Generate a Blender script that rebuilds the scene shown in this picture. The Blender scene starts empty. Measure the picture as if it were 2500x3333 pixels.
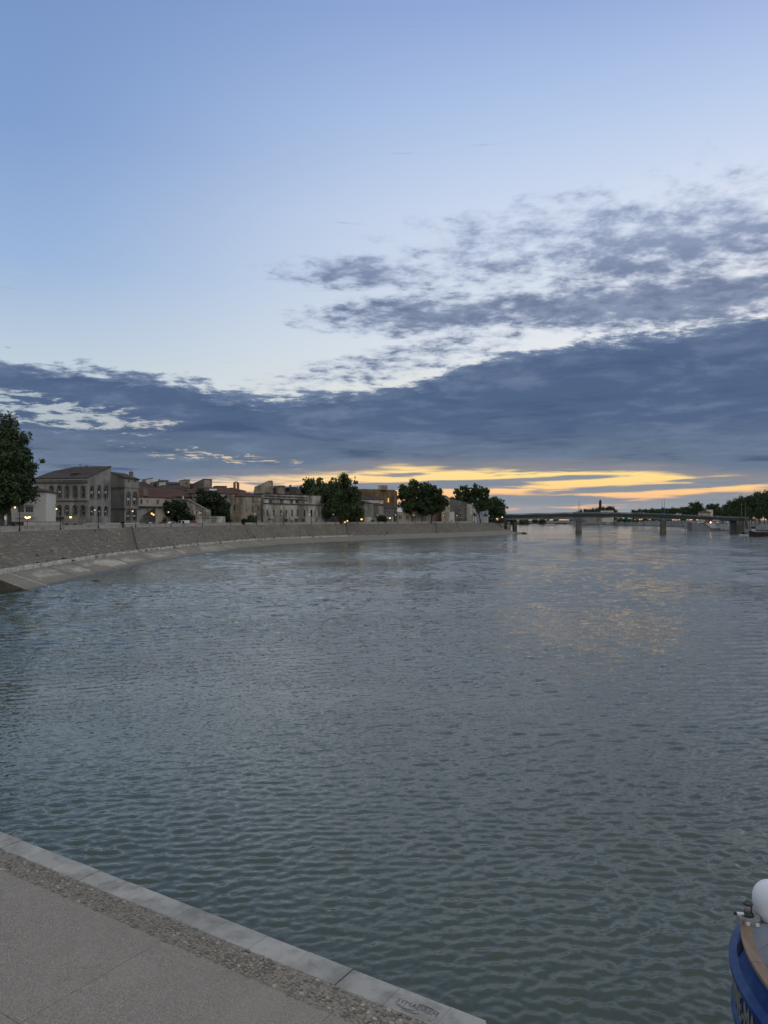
import bpy, bmesh, math, random
import numpy as np
from mathutils import Vector, Matrix
random.seed(7); rng = np.random.default_rng(7)
scene = bpy.context.scene
COL = scene.collection
R = math.radians

# ------------------------------------------------------------------ camera
CAMZ, HORY, F0 = 11.0, 1690.0, 2500.0            # eye 11 m above the water
cam_d = bpy.data.cameras.new('camera'); cam = bpy.data.objects.new('camera', cam_d); COL.objects.link(cam)
cam_d.sensor_fit = 'HORIZONTAL'; cam_d.sensor_width = 36; cam_d.lens = 36
cam_d.clip_start = 0.1; cam_d.clip_end = 20000
cam.location = (0, 0, CAMZ); cam.rotation_euler = (R(90 + 0.54), 0, 0)
scene.camera = cam
scene.view_settings.view_transform = 'Standard'; scene.view_settings.look = 'None'
scene.view_settings.exposure = 0.10; scene.view_settings.gamma = 1.0

def lin(c):
    c /= 255.0
    return c / 12.92 if c <= 0.04045 else ((c + 0.055) / 1.055) ** 2.4
def S(r, g, b): return (lin(r), lin(g), lin(b), 1.0)
def AE(px, py):
    az = math.atan((px - 1250) / F0); el = math.atan((HORY - py) / F0 * math.cos(az))
    return az, el

# ------------------------------------------------------------------ node helper
class NB:
    def __init__(s, nt): s.nt = nt; s.L = nt.links
    def new(s, t): return s.nt.nodes.new(t)
    def put(s, sock, v):
        if isinstance(v, bpy.types.NodeSocket): s.L.new(v, sock)
        elif v is not None: sock.default_value = v
    def m(s, op, a, b=None, c=None, clamp=False):
        n = s.new('ShaderNodeMath'); n.operation = op; n.use_clamp = clamp
        s.put(n.inputs[0], a)
        if b is not None: s.put(n.inputs[1], b)
        if c is not None: s.put(n.inputs[2], c)
        return n.outputs[0]
    def add(s, a, b): return s.m('ADD', a, b)
    def sub(s, a, b): return s.m('SUBTRACT', a, b)
    def mul(s, a, b): return s.m('MULTIPLY', a, b)
    def div(s, a, b): return s.m('DIVIDE', a, b)
    def mx(s, a, b): return s.m('MAXIMUM', a, b)
    def sstep(s, v, a, b, c=0.0, d=1.0):
        n = s.new('ShaderNodeMapRange'); n.interpolation_type = 'SMOOTHSTEP'
        s.put(n.inputs[0], v); s.put(n.inputs[1], a); s.put(n.inputs[2], b); s.put(n.inputs[3], c); s.put(n.inputs[4], d)
        return n.outputs[0]
    def lmap(s, v, a, b, c=0.0, d=1.0):
        n = s.new('ShaderNodeMapRange'); n.clamp = True
        s.put(n.inputs[0], v); s.put(n.inputs[1], a); s.put(n.inputs[2], b); s.put(n.inputs[3], c); s.put(n.inputs[4], d)
        return n.outputs[0]
    def xyz(s, v):
        n = s.new('ShaderNodeSeparateXYZ'); s.put(n.inputs[0], v); return n.outputs
    def vec(s, x, y, z=0.0):
        n = s.new('ShaderNodeCombineXYZ'); s.put(n.inputs[0], x); s.put(n.inputs[1], y); s.put(n.inputs[2], z); return n.outputs[0]
    def vmul(s, v, k):
        n = s.new('ShaderNodeVectorMath'); n.operation = 'MULTIPLY'; s.put(n.inputs[0], v); s.put(n.inputs[1], k); return n.outputs[0]
    def vadd(s, v, k):
        n = s.new('ShaderNodeVectorMath'); n.operation = 'ADD'; s.put(n.inputs[0], v); s.put(n.inputs[1], k); return n.outputs[0]
    def noise(s, v, scale=1.0, detail=4.0, rough=0.55, dist=0.0, out=0):
        n = s.new('ShaderNodeTexNoise'); s.put(n.inputs['Vector'], v); s.put(n.inputs['Scale'], scale)
        n.inputs['Detail'].default_value = detail; n.inputs['Roughness'].default_value = rough; n.inputs['Distortion'].default_value = dist
        return n.outputs[out]
    def mix(s, f, a, b, blend='MIX'):
        n = s.new('ShaderNodeMix'); n.data_type = 'RGBA'; n.blend_type = blend; n.clamp_factor = True
        s.put(n.inputs[0], f); s.put(n.inputs[6], a); s.put(n.inputs[7], b); return n.outputs[2]
    def ramp(s, f, stops, interp='LINEAR'):
        n = s.new('ShaderNodeValToRGB'); s.put(n.inputs[0], f); cr = n.color_ramp; cr.interpolation = interp
        while len(cr.elements) > 1: cr.elements.remove(cr.elements[-1])
        cr.elements[0].position = stops[0][0]; cr.elements[0].color = stops[0][1]
        for p, c in stops[1:]:
            e = cr.elements.new(p); e.color = c
        return n.outputs[0]
    def curve(s, f, pts):
        n = s.new('ShaderNodeFloatCurve'); s.put(n.inputs['Value'], f); c = n.mapping.curves[0]
        n.mapping.extend = 'HORIZONTAL'
        while len(c.points) > 2: c.points.remove(c.points[-1])
        pts = sorted(pts)
        c.points[0].location = pts[0]; c.points[1].location = pts[-1]
        for p in pts[1:-1]: c.points.new(*p)
        n.mapping.update(); return n.outputs[0]

# ------------------------------------------------------------------ sky (dusk, sun gone down behind a cloud bank on the right)
SUN_AZ, SUN_EL = 36.0, 6.0
world = bpy.data.worlds.new('World'); scene.world = world; world.use_nodes = True
wt = world.node_tree; wt.nodes.clear(); k = NB(wt)
tc = k.new('ShaderNodeTexCoord'); dx, dy, dz = k.xyz(tc.outputs['Generated'])
az = k.m('ARCTAN2', dx, dy)
el = k.m('ARCTAN2', dz, k.m('SQRT', k.add(k.mul(dx, dx), k.mul(dy, dy))))
t_az = k.add(k.div(az, 2 * math.pi), 0.5)
def azcurve(pix, left, right):
    """elevation boundary as a function of azimuth, closed round the compass"""
    pts = []
    for px, py in pix:
        a, e = AE(px, py); pts.append((a / (2 * math.pi) + 0.5, e))
    mid = (left + right) / 2
    pts += [(0.0, mid), (0.2, left), (0.8, right), (1.0, mid)]
    return k.curve(t_az, pts)
# planar cloud-deck coordinates: features flatten towards the horizon
dzc = k.add(k.mx(dz, 0.0), 0.10)
P = k.vec(k.div(dx, dzc), k.div(dy, dzc), 0.0)
w1 = k.sub(k.noise(P, 1.5, 1, 0.5), 0.5)
Pw = k.vadd(P, k.vec(k.mul(w1, 0.35), k.mul(w1, -0.25), 0.0))
nA = k.sub(k.noise(Pw, 1.6, 3, 0.58), 0.5)
nB = k.sub(k.noise(k.vadd(Pw, (7.3, 2.1, 0)), 5.2, 5, 0.68), 0.5)
nD = k.sub(k.noise(k.vadd(P, (3.1, 5.2, 0)), 11.0, 3, 0.6), 0.5)
SA = k.vec(k.mul(az, 7.0), k.add(k.mul(el, 95.0), k.mul(w1, 1.2)), 3.0)             # long thin bars low over the horizon
nS = k.sub(k.noise(SA, 1.15, 4, 0.58), 0.5)
# clear sky
elp = k.mx(el, 0.0)
blueL = k.ramp(k.div(elp, 1.57), [(0.0, S(206, 204, 196)), (0.10, S(200, 213, 222)), (0.19, S(155, 183, 221)), (0.28, S(130, 160, 209)), (0.375, S(118, 148, 199)), (0.6, S(120, 148, 196)), (1.0, S(126, 152, 198))])
blueR = k.ramp(k.div(elp, 1.57), [(0.0, S(255, 222, 160)), (0.08, S(232, 228, 214)), (0.14, S(222, 228, 236)), (0.24, S(206, 219, 240)), (0.31, S(176, 199, 235)), (0.375, S(147, 171, 220)), (0.6, S(130, 156, 206)), (1.0, S(126, 152, 198))])
sunw = k.sstep(k.m('COSINE', k.sub(az, R(30))), 0.55, 1.0)
clear = k.mix(sunw, blueL, blueR)
# unseen pale veil added overhead and behind the viewer to brighten and neutralise the light
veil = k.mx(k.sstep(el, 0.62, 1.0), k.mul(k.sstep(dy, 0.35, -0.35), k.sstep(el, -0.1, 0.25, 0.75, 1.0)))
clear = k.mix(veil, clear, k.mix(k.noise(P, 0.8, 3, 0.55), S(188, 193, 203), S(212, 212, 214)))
nis = k.new('ShaderNodeTexSky'); nis.sky_type = 'NISHITA'; nis.sun_disc = False
nis.sun_elevation = R(SUN_EL); nis.sun_rotation = R(SUN_AZ); nis.altitude = 20; nis.dust_density = 1.5
nisc = k.vmul(nis.outputs[0], (0.10, 0.10, 0.10))
clear = k.mix(0.12, clear, nisc)
# glow below the bank
glowL = S(246, 208, 164); glowR = S(253, 220, 142)
gaz = k.sstep(az, -0.35, 0.25)
glow = k.mix(gaz, glowL, glowR)
glow = k.mix(k.sstep(el, 0.014, 0.062), S(247, 184, 138), glow)
gaw = k.sstep(k.m('COSINE', k.sub(az, R(18))), 0.76, 0.95)
clear = k.mix(k.mul(k.sstep(el, 0.16, 0.07), gaw), clear, glow)
# bank
T = azcurve([(-400, 1190), (0, 1168), (160, 1180), (330, 1188), (480, 1208), (640, 1240), (800, 1278), (900, 1288), (1050, 1268), (1250, 1252), (1450, 1200), (1600, 1160), (1800, 1114), (2000, 1086), (2200, 1068), (2320, 1058), (2420, 1035), (2500, 1005), (2900, 960)], 0.10, 0.20)
Bt = azcurve([(-400, 1640), (0, 1640), (300, 1630), (520, 1585), (650, 1562), (800, 1562), (1000, 1556), (1150, 1540), (1250, 1532), (1500, 1536), (1700, 1530), (1900, 1538), (2100, 1542), (2300, 1558), (2500, 1568), (2900, 1590)], 0.02, 0.03)
topf = k.add(k.mul(k.sub(T, el), 38.0), k.add(k.mul(nA, 1.3), k.add(k.mul(nB, 2.1), k.mul(nD, 1.0))))
botf = k.add(k.mul(k.sub(el, Bt), 150.0), k.mul(nS, 4.2))
bank = k.mul(k.sstep(topf, -0.10, 0.34), k.sstep(botf, -0.5, 0.9))
def ell(px, py, rx, ry, tilt=0.0):
    a0, e0 = AE(px, py); da = k.sub(az, a0); de = k.sub(k.sub(el, e0), k.mul(da, tilt))
    x_ = k.mul(da, 1 / rx); y_ = k.mul(de, 1 / ry); q = k.m('MULTIPLY_ADD', x_, x_, k.mul(y_, y_))
    return k.sub(1.0, q)
hole = k.mx(ell(170, 1340, 0.15, 0.022, -0.10), k.mx(k.mul(ell(640, 1480, 0.10, 0.008, -0.09), 0.62), k.mul(ell(820, 1498, 0.06, 0.006), 0.55)))
holed = k.sstep(k.add(k.mul(hole, 0.70), k.add(k.mul(nA, 1.0), k.mul(nB, 5.0))), 0.25, 0.85)
bank = k.mul(bank, k.sub(1.0, k.mul(holed, 0.68)))
# broken deck above
U = k.mx(k.mx(k.mul(ell(1400, 1022, 0.20, 0.030, 0.02), 1.25), k.mul(ell(2120, 985, 0.30, 0.036, -0.02), 1.4)),
         k.mx(k.mul(ell(2150, 820, 0.36, 0.085, -0.04), 0.86), k.mx(k.mul(ell(1190, 885, 0.15, 0.024, -0.02), 0.80), k.mul(ell(1300, 1175, 0.22, 0.026, 0.20), 0.72))))
U = k.mx(U, -0.6)
uf = k.add(U, k.add(k.mul(nA, 0.9), k.add(k.mul(nB, 2.3), k.mul(nD, 2.3))))
upper = k.sstep(uf, -0.12, 1.15)
# thin bars and the low grey deck over the horizon
lens = None
for a_ in ((1450, 1578, 0.17, 0.0075, 0.03, 1.05), (1790, 1558, 0.13, 0.0045, 0.03, 1.0), (2080, 1588, 0.22, 0.0060, 0.04, 1.05), (1740, 1630, 0.11, 0.0115, -0.05, 1.2), (1500, 1650, .2, .012, 0.0, 1.0), (2380, 1628, 0.20, 0.0135, 0.05, 1.2), (2100, 1668, .4, .009, 0.0, 1.3),
           (2350, 1560, .12, .004, .02, 1.0), (1000, 1600, .16, .009, .05, 1.1), (900, 1690, .3, .022, 0, 1.1), (450, 1650, .4, .03, 0, 1.2), (2700, 1640, .25, .02, 0, 1.2)):
    e_ = k.mul(ell(*a_[:5]), a_[5]); lens = e_ if lens is None else k.mx(lens, e_)
lens = k.mx(lens, -0.5)
lowf = k.add(lens, k.mul(nS, 3.0))
low = k.sstep(lowf, 0.02, 0.78)
bars = k.mul(k.sstep(nS, -0.01, 0.13), k.mul(k.sstep(el, 0.004, 0.015), k.sstep(el, 0.09, 0.06)))
# cloud colours
bankc = k.ramp(k.sstep(el, 0.035, 0.30), [(0.0, S(106, 121, 140)), (0.25, S(80, 99, 129)), (0.6, S(77, 96, 129)), (1.0, S(90, 108, 140))])
bankc = k.mix(k.mul(k.sstep(az, -0.08, -0.42), k.sstep(el, 0.075, 0.03)), bankc, S(122, 139, 166))
bankc = k.mix(k.sstep(k.add(nA, k.mul(nB, 0.6)), -0.04, 0.26, 0.0, 0.7), bankc, S(110, 127, 154))
bankc = k.mix(k.sstep(k.add(k.mul(nA, 0.9), k.mul(nS, 0.6)), -0.02, -0.26, 0.0, 0.7), bankc, S(64, 82, 114))
bankc = k.mix(k.mul(k.sstep(botf, 3.2, 0.4, 0.0, 0.5), gaw), bankc, S(158, 146, 140))
edge = k.mix(k.sstep(topf, 0.0, 0.75), S(124, 140, 166), bankc)
upc = k.ramp(upper, [(0.0, S(206, 214, 228)), (0.35, S(158, 173, 200)), (0.75, S(114, 129, 157)), (1.0, S(96, 112, 142))])
upc = k.mix(k.sstep(k.add(nB, k.mul(nD, 0.7)), 0.22, -0.10, 0.0, 0.5), upc, S(146, 159, 186))
upc = k.mix(k.sstep(el, 0.27, 0.36, 0.0, 0.55), upc, S(158, 172, 203))
lowc = k.mix(k.sstep(el, 0.0, 0.04), S(142, 152, 160), S(124, 134, 148))
col = k.mix(k.mul(bars, 0.92), clear, lowc)
col = k.mix(k.mul(low, 0.95), col, lowc)
col = k.mix(k.mul(upper, 0.95), col, upc)
col = k.mix(bank, col, edge)
below = k.sstep(el, -0.004, 0.0)
col = k.mix(below, S(96, 100, 104), col)
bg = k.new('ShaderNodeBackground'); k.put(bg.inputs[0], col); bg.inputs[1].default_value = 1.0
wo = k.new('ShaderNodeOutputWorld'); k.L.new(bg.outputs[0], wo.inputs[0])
world.cycles.sampling_method = 'MANUAL'; world.cycles.sample_map_resolution = 1024

# ------------------------------------------------------------------ sun: below the cloud bank, only a broad soft warm light is left
sun_d = bpy.data.lights.new('sun', 'SUN'); sun_d.energy = 0.20; sun_d.angle = R(130); sun_d.color = (1.0, 0.90, 0.78)
sun = bpy.data.objects.new('sun', sun_d); COL.objects.link(sun); sun.location = (0, 0, 200)
_sd = Vector((math.sin(R(SUN_AZ)) * math.cos(R(SUN_EL)), math.cos(R(SUN_AZ)) * math.cos(R(SUN_EL)), math.sin(R(SUN_EL))))
sun.rotation_euler = _sd.to_track_quat('Z', 'Y').to_euler()

scene.cycles.use_adaptive_sampling = True; scene.cycles.adaptive_threshold = 0.02; scene.cycles.adaptive_min_samples = 8
scene.cycles.max_bounces = 5; scene.cycles.diffuse_bounces = 2; scene.cycles.glossy_bounces = 3; scene.cycles.transmission_bounces = 3; scene.cycles.transparent_max_bounces = 6
scene.cycles.use_denoising = True

# ================================================================== helpers
def link(o, parent=None):
    COL.objects.link(o)
    if parent is not None: o.parent = parent
    return o
def tag(o, label=None, cat=None, group=None, kind=None):
    if label: o['label'] = label
    if cat: o['category'] = cat
    if group: o['group'] = group
    if kind: o['kind'] = kind
    return o
def empty(name, loc=(0, 0, 0), label=None, cat=None, group=None):
    o = bpy.data.objects.new(name, None); o.location = loc; o.empty_display_size = 0.2
    link(o); tag(o, label, cat, group); return o
class MB:
    """collects shapes and links them as ONE mesh object (coordinates in world space, origin at the parent)"""
    def __init__(s): s.v = []; s.f = []; s.mi = []; s.cur = 0
    def face(s, pts):
        n = len(s.v); s.v += [tuple(p) for p in pts]; s.f.append(tuple(range(n, n + len(pts)))); s.mi.append(s.cur)
    def box(s, x0, x1, y0, y1, z0, z1):
        s.prism([(x0, y0), (x1, y0), (x1, y1), (x0, y1)], z0, z1)
    def prism(s, poly, z0, z1):
        """z0/z1 scalar or per-vertex list"""
        n = len(poly); a = len(s.v)
        zz0 = z0 if isinstance(z0, (list, tuple)) else [z0] * n
        zz1 = z1 if isinstance(z1, (list, tuple)) else [z1] * n
        s.v += [(p[0], p[1], z) for p, z in zip(poly, zz0)] + [(p[0], p[1], z) for p, z in zip(poly, zz1)]
        s.f.append(tuple(range(a + n - 1, a - 1, -1))); s.f.append(tuple(range(a + n, a + 2 * n)))
        for i in range(n):
            j = (i + 1) % n; s.f.append((a + i, a + j, a + n + j, a + n + i))
        s.mi += [s.cur] * (n + 2)
    def obox(s, c, ax, ay, az, hx, hy, hz):
        c, ax, ay, az = map(Vector, (c, ax, ay, az)); a = len(s.v)
        for sz in (-1, 1):
            for sx, sy in ((-1, -1), (1, -1), (1, 1), (-1, 1)): s.v.append(tuple(c + ax * hx * sx + ay * hy * sy + az * hz * sz))
        for q in ((3, 2, 1, 0), (4, 5, 6, 7), (0, 1, 5, 4), (1, 2, 6, 5), (2, 3, 7, 6), (3, 0, 4, 7)): s.f.append(tuple(a + i for i in q)); s.mi.append(s.cur)
    def tube(s, pts, rad, n=8, cap=True):
        pts = [Vector(p) for p in pts]; rad = rad if isinstance(rad, (list, tuple)) else [rad] * len(pts)
        a = len(s.v)
        for i, p in enumerate(pts):
            d = (pts[min(i + 1, len(pts) - 1)] - pts[max(i - 1, 0)])
            if d.length < 1e-9: d = Vector((0, 0, 1))
            d.normalize(); up = Vector((0, 0, 1)) if abs(d.z) < 0.95 else Vector((1, 0, 0))
            e1 = d.cross(up).normalized(); e2 = d.cross(e1)
            for j in range(n):
                t = 2 * math.pi * j / n; s.v.append(tuple(p + (e1 * math.cos(t) + e2 * math.sin(t)) * rad[i]))
        for i in range(len(pts) - 1):
            for j in range(n):
                k2 = (j + 1) % n; s.f.append((a + i * n + j, a + i * n + k2, a + (i + 1) * n + k2, a + (i + 1) * n + j)); s.mi.append(s.cur)
        if cap:
            s.f.append(tuple(a + j for j in range(n))); s.mi.append(s.cur)
            b = a + (len(pts) - 1) * n; s.f.append(tuple(b + j for j in reversed(range(n)))); s.mi.append(s.cur)
    def lathe(s, c, prof, n=12):
        """prof: (r, z) from bottom to top round a vertical axis through c"""
        a = len(s.v)
        for r, z in prof:
            for j in range(n):
                t = 2 * math.pi * j / n; s.v.append((c[0] + r * math.cos(t), c[1] + r * math.sin(t), c[2] + z))
        for i in range(len(prof) - 1):
            for j in range(n):
                k2 = (j + 1) % n; s.f.append((a + i * n + j, a + i * n + k2, a + (i + 1) * n + k2, a + (i + 1) * n + j)); s.mi.append(s.cur)
        s.f.append(tuple(a + j for j in reversed(range(n)))); s.mi.append(s.cur)
        b = a + (len(prof) - 1) * n; s.f.append(tuple(b + j for j in range(n))); s.mi.append(s.cur)
    def build(s, name, mat, parent=None, smooth=False, origin=None):
        o3 = Vector(parent.matrix_world_loc if False else (0, 0, 0))
        if parent is not None:
            p = parent
            while p is not None: o3 = o3 + Vector(p.location); p = p.parent
        if origin is not None and parent is None: o3 = Vector(origin)
        me = bpy.data.meshes.new(name); me.from_pydata([(x - o3.x, y - o3.y, z - o3.z) for x, y, z in s.v], [], s.f)
        for m_ in (mat if isinstance(mat, (list, tuple)) else [mat]): me.materials.append(m_)
        if isinstance(mat, (list, tuple)): me.polygons.foreach_set('material_index', s.mi)
        if smooth: me.polygons.foreach_set('use_smooth', [True] * len(me.polygons))
        me.update(); o = bpy.data.objects.new(name, me); link(o, parent)
        if parent is None and origin is not None: o.location = o3
        return o
def np_mesh(name, V, Fq, mat, parent=None, smooth=False, tris=False):
    me = bpy.data.meshes.new(name); nv, nf = len(V), len(Fq); w = Fq.shape[1]
    me.vertices.add(nv); me.vertices.foreach_set('co', np.ascontiguousarray(V, dtype=np.float32).ravel())
    me.loops.add(nf * w); me.loops.foreach_set('vertex_index', np.ascontiguousarray(Fq, dtype=np.int32).ravel())
    me.polygons.add(nf); me.polygons.foreach_set('loop_start', np.arange(0, nf * w, w, dtype=np.int32))
    if smooth: me.polygons.foreach_set('use_smooth', np.ones(nf, dtype=bool))
    me.materials.append(mat); me.update(calc_edges=True); me.validate()
    o = bpy.data.objects.new(name, me); link(o, parent); return o
def P3(px, py, Y): return Vector(((px - 1250) / F0 * Y, Y, CAMZ - (py - HORY) / F0 * Y))
def PX(px, Y): return ((px - 1250) / F0 * Y, Y)
def ZZ(py, Y): return CAMZ - (py - HORY) / F0 * Y

# ------------------------------------------------------------------ materials
MATS = {}
def pmat(name, c1, c2=None, scale=1.0, rough=0.8, bump=0.0, bscale=None, c3=None, spots=0.0, spec=0.3, metal=0.0, stretch=(1, 1, 1), rand=0.0, detail=4):
    if name in MATS: return MATS[name]
    m = bpy.data.materials.new(name); m.use_nodes = True; nt = m.node_tree; b = nt.nodes['Principled BSDF']; q = NB(nt)
    b.inputs['Roughness'].default_value = rough; b.inputs['Specular IOR Level'].default_value = spec; b.inputs['Metallic'].default_value = metal
    t = q.new('ShaderNodeTexCoord'); g = q.new('ShaderNodeNewGeometry')
    v = q.vmul(g.outputs['Position'], stretch)
    c1 = (*c1[:3], 1); c2 = (*(c2 or c1)[:3], 1)
    n1 = q.noise(v, scale, detail, 0.6)
    col = q.mix(q.sstep(n1, 0.32, 0.68), c1, c2)
    if c3:
        n2 = q.noise(q.vadd(v, (31, 17, 5)), scale * 0.37, 5, 0.65)
        col = q.mix(q.sstep(n2, 0.52 - spots * 0.1, 0.66 - spots * 0.1), col, (*c3[:3], 1))
    if rand > 0:
        oi = q.new('ShaderNodeObjectInfo'); hs = q.new('ShaderNodeHueSaturation')
        q.put(hs.inputs['Value'], q.lmap(oi.outputs['Random'], 0, 1, 1 - rand, 1 + rand)); q.put(hs.inputs['Color'], col); col = hs.outputs[0]
    q.put(b.inputs['Base Color'], col)
    if bump > 0:
        bn = q.new('ShaderNodeBump'); bn.inputs['Strength'].default_value = 1.0; bn.inputs['Distance'].default_value = bump
        q.put(bn.inputs['Height'], q.noise(v, bscale or scale * 4, 5, 0.6)); q.put(b.inputs['Normal'], bn.outputs[0])
    MATS[name] = m; return m
def emat(name, col, strength):
    m = bpy.data.materials.new(name); m.use_nodes = True; b = m.node_tree.nodes['Principled BSDF']
    b.inputs['Base Color'].default_value = (*col[:3], 1); b.inputs['Emission Color'].default_value = (*col[:3], 1); b.inputs['Emission Strength'].default_value = strength
    MATS[name] = m; return m
def glass_mat(name, col, rough=0.08):
    m = bpy.data.materials.new(name); m.use_nodes = True; b = m.node_tree.nodes['Principled BSDF']; q = NB(m.node_tree)
    g = q.new('ShaderNodeNewGeometry'); b.inputs['Base Color'].default_value = (*col[:3], 1)
    b.inputs['Roughness'].default_value = rough; b.inputs['Specular IOR Level'].default_value = 0.6
    bn = q.new('ShaderNodeBump'); bn.inputs['Distance'].default_value = 0.02; q.put(bn.inputs['Height'], q.noise(g.outputs['Position'], 1.2, 1)); q.put(b.inputs['Normal'], bn.outputs[0])
    MATS[name] = m; return m

# ------------------------------------------------------------------ river
def water_material():
    m = bpy.data.materials.new('river_water'); m.use_nodes = True; nt = m.node_tree; b = nt.nodes['Principled BSDF']; q = NB(nt)
    g = q.new('ShaderNodeNewGeometry'); pos = g.outputs['Position']
    n1 = q.noise(pos, 0.02, 3, 0.5)
    q.put(b.inputs['Base Color'], q.mix(n1, (0.052, 0.072, 0.050, 1), (0.062, 0.082, 0.059, 1)))
    b.inputs['IOR'].default_value = 1.36; b.inputs['Specular IOR Level'].default_value = 0.5
    x, y, z = q.xyz(pos); dist = q.m('SQRT', q.add(q.mul(x, x), q.mul(y, y)))
    p1 = q.noise(q.vmul(pos, (.45, 1, 1)), 0.045, 4, 0.62)                 # slicks and roughened lanes of the current
    p2 = q.noise(q.vadd(q.vmul(pos, (.28, 1, 1)), (40, 11, 0)), 0.012, 3, 0.6)
    patch = q.mul(q.sstep(p1, 0.34, 0.66, 0.55, 1.30), q.sstep(p2, 0.36, 0.64, 0.78, 1.2))
    rot = q.vec(q.add(q.mul(x, 0.97), q.mul(y, 0.24)), q.mul(q.sub(q.mul(y, 0.97), q.mul(x, 0.24)), 2.0), 0.0)
    c1 = q.vadd(q.noise(rot, 4.2, 2, 0.55, 0.3, out=1), (-.5, -.5, -.5)); c2 = q.vadd(q.noise(q.vadd(rot, (3, 9, 0)), 1.35, 2, 0.55, 0.4, out=1), (-.5, -.5, -.5))
    k1 = q.mul(q.lmap(dist, 18, 70, 0.34, 0.80), patch); k2 = q.mul(q.lmap(dist, 30, 110, 0.10, 0.60), patch)
    x1, y1, z1 = q.xyz(c1); x2, y2, z2 = q.xyz(c2)
    sx = q.mul(q.add(q.mul(x1, k1), q.mul(x2, k2)), 0.8); sy = q.add(q.mul(y1, k1), q.mul(y2, k2))
    nv = q.new('ShaderNodeVectorMath'); nv.operation = 'NORMALIZE'; q.put(nv.inputs[0], q.vadd(g.outputs['Normal'], q.vec(sx, sy, 0.0)))
    q.put(b.inputs['Normal'], nv.outputs[0])
    q.put(b.inputs['Roughness'], q.lmap(dist, 40, 500, 0.05, 0.10))
    return m
def build_water():
    a0, a1, na = -0.95, 0.95, 600
    rr = np.concatenate([7.0 * np.exp(np.linspace(0, math.log(250 / 7.0), 1000)), 250 * np.exp(np.linspace(0, math.log(900 / 250), 210))[1:], 900 * np.exp(np.linspace(0, math.log(4000 / 900), 60))[1:]])
    aa = np.linspace(a0, a1, na); Rg, Ag = np.meshgrid(rr, aa, indexing='ij')
    X = Rg * np.sin(Ag); Y = Rg * np.cos(Ag); spc = Rg * 0.0036; Z = np.zeros_like(X)
    r2 = np.random.default_rng(3)
    # slow patches where the current roughens the surface
    amp = np.zeros_like(X)
    for i in range(14):
        lam = r2.uniform(18, 70); th = r2.uniform(0, 6.28); amp += np.sin((X * math.cos(th) + 0.5 * Y * math.sin(th)) * 6.283 / lam + r2.uniform(0, 6.28))
    amp = np.clip(1.0 + 0.22 * amp, 0.35, 1.8)
    wob = [(r2.uniform(2, 6), r2.uniform(0, 6.28), r2.uniform(0, 6.28)) for _ in range(5)]
    WX = sum(np.sin((X * math.cos(t) + Y * math.sin(t)) / l + p) for l, t, p in wob) * 0.22
    for i in range(72):
        lam = 0.20 * (4.2 ** (r2.random() ** 1.1)); th = r2.normal(math.radians(-72), 0.5)
        kx, ky = math.cos(th) * 6.283 / lam, math.sin(th) * 6.283 / lam
        a = 0.0078 * lam * min(1.0, (0.42 / lam) ** 1.1)
        w = np.clip((lam / spc - 2.6) / 3.0, 0, 1)
        ph = (X + WX) * kx + (Y + 0.6 * WX) * ky + r2.uniform(0, 6.283)
        s_ = np.sin(ph); Z += w * a * amp * (s_ + 0.22 * np.cos(2 * ph))
    spf = np.where(Rg < 250, Rg * 0.0036, Rg * 0.0062)
    for i in range(70):                                             # longer wavelets that still resolve further out
        lam = 0.9 * (45.0 ** r2.random()); th = r2.normal(math.radians(-74), 0.5); kx, ky = math.cos(th) * 6.283 / lam, math.sin(th) * 6.283 / lam
        q_ = lam / spf; w = np.clip((q_ - 3.0) / 2.0, 0, 1) * np.clip((11.0 - q_) / 3.0, 0, 1)
        Z += w * 0.0060 * lam * min(1.0, (2.2 / lam) ** 0.62) * amp * np.sin((X + WX) * kx + (Y + 0.6 * WX) * ky + r2.uniform(0, 6.283))
    Z *= np.clip((1300 - Rg) / 500, 0, 1)
    V = np.stack([X, Y, Z], -1).reshape(-1, 3)
    nr = len(rr); idx = np.arange(nr * na).reshape(nr, na)
    Fq = np.stack([idx[:-1, :-1], idx[:-1, 1:], idx[1:, 1:], idx[1:, :-1]], -1).reshape(-1, 4)[:, ::-1]
    return tag(np_mesh('river', V, Fq, water_material(), smooth=True), kind='structure')
river = build_water()
ground_m = pmat('earth', (0.10, 0.09, 0.075), (0.14, 0.125, 0.10), 0.05)
mb = MB(); mb.box(-9000, 9000, -3000, 12000, -9, -4.0)
tag(mb.build('ground', ground_m), kind='structure')

# ------------------------------------------------------------------ left embankment
def catmull(pts, step=2.0):
    pts = [np.array(p, float) for p in pts]; out = []
    for i in range(1, len(pts) - 2):
        p0, p1, p2, p3 = pts[i - 1:i + 3]; n = max(2, int(np.linalg.norm(p2 - p1) / step))
        for j in range(n):
            t = j / n; out.append(0.5 * ((2 * p1) + (-p0 + p2) * t + (2 * p0 - 5 * p1 + 4 * p2 - p3) * t * t + (-p0 + 3 * p1 - 3 * p2 + p3) * t ** 3))
    out.append(pts[-2]); return np.array(out)
WALK = catmull([(-48, 60), (-50, 70), (-56, 96), (-60, 121), (-62, 146), (-64.0, 180), (-63.6, 212), (-60.5, 260), (-52.6, 313), (-32, 361), (-4.8, 404), (30, 456), (67, 512), (88, 556), (98, 590), (101, 640), (98, 720), (70, 900), (40, 1000)], 2.5)
_tan = np.gradient(WALK, axis=0); _tan /= np.linalg.norm(_tan, axis=1)[:, None]
NRM = np.stack([-_tan[:, 1], _tan[:, 0]], 1)                      # away from the river
ARC = np.concatenate([[0], np.cumsum(np.linalg.norm(np.diff(WALK, axis=0), axis=1))])
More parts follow.
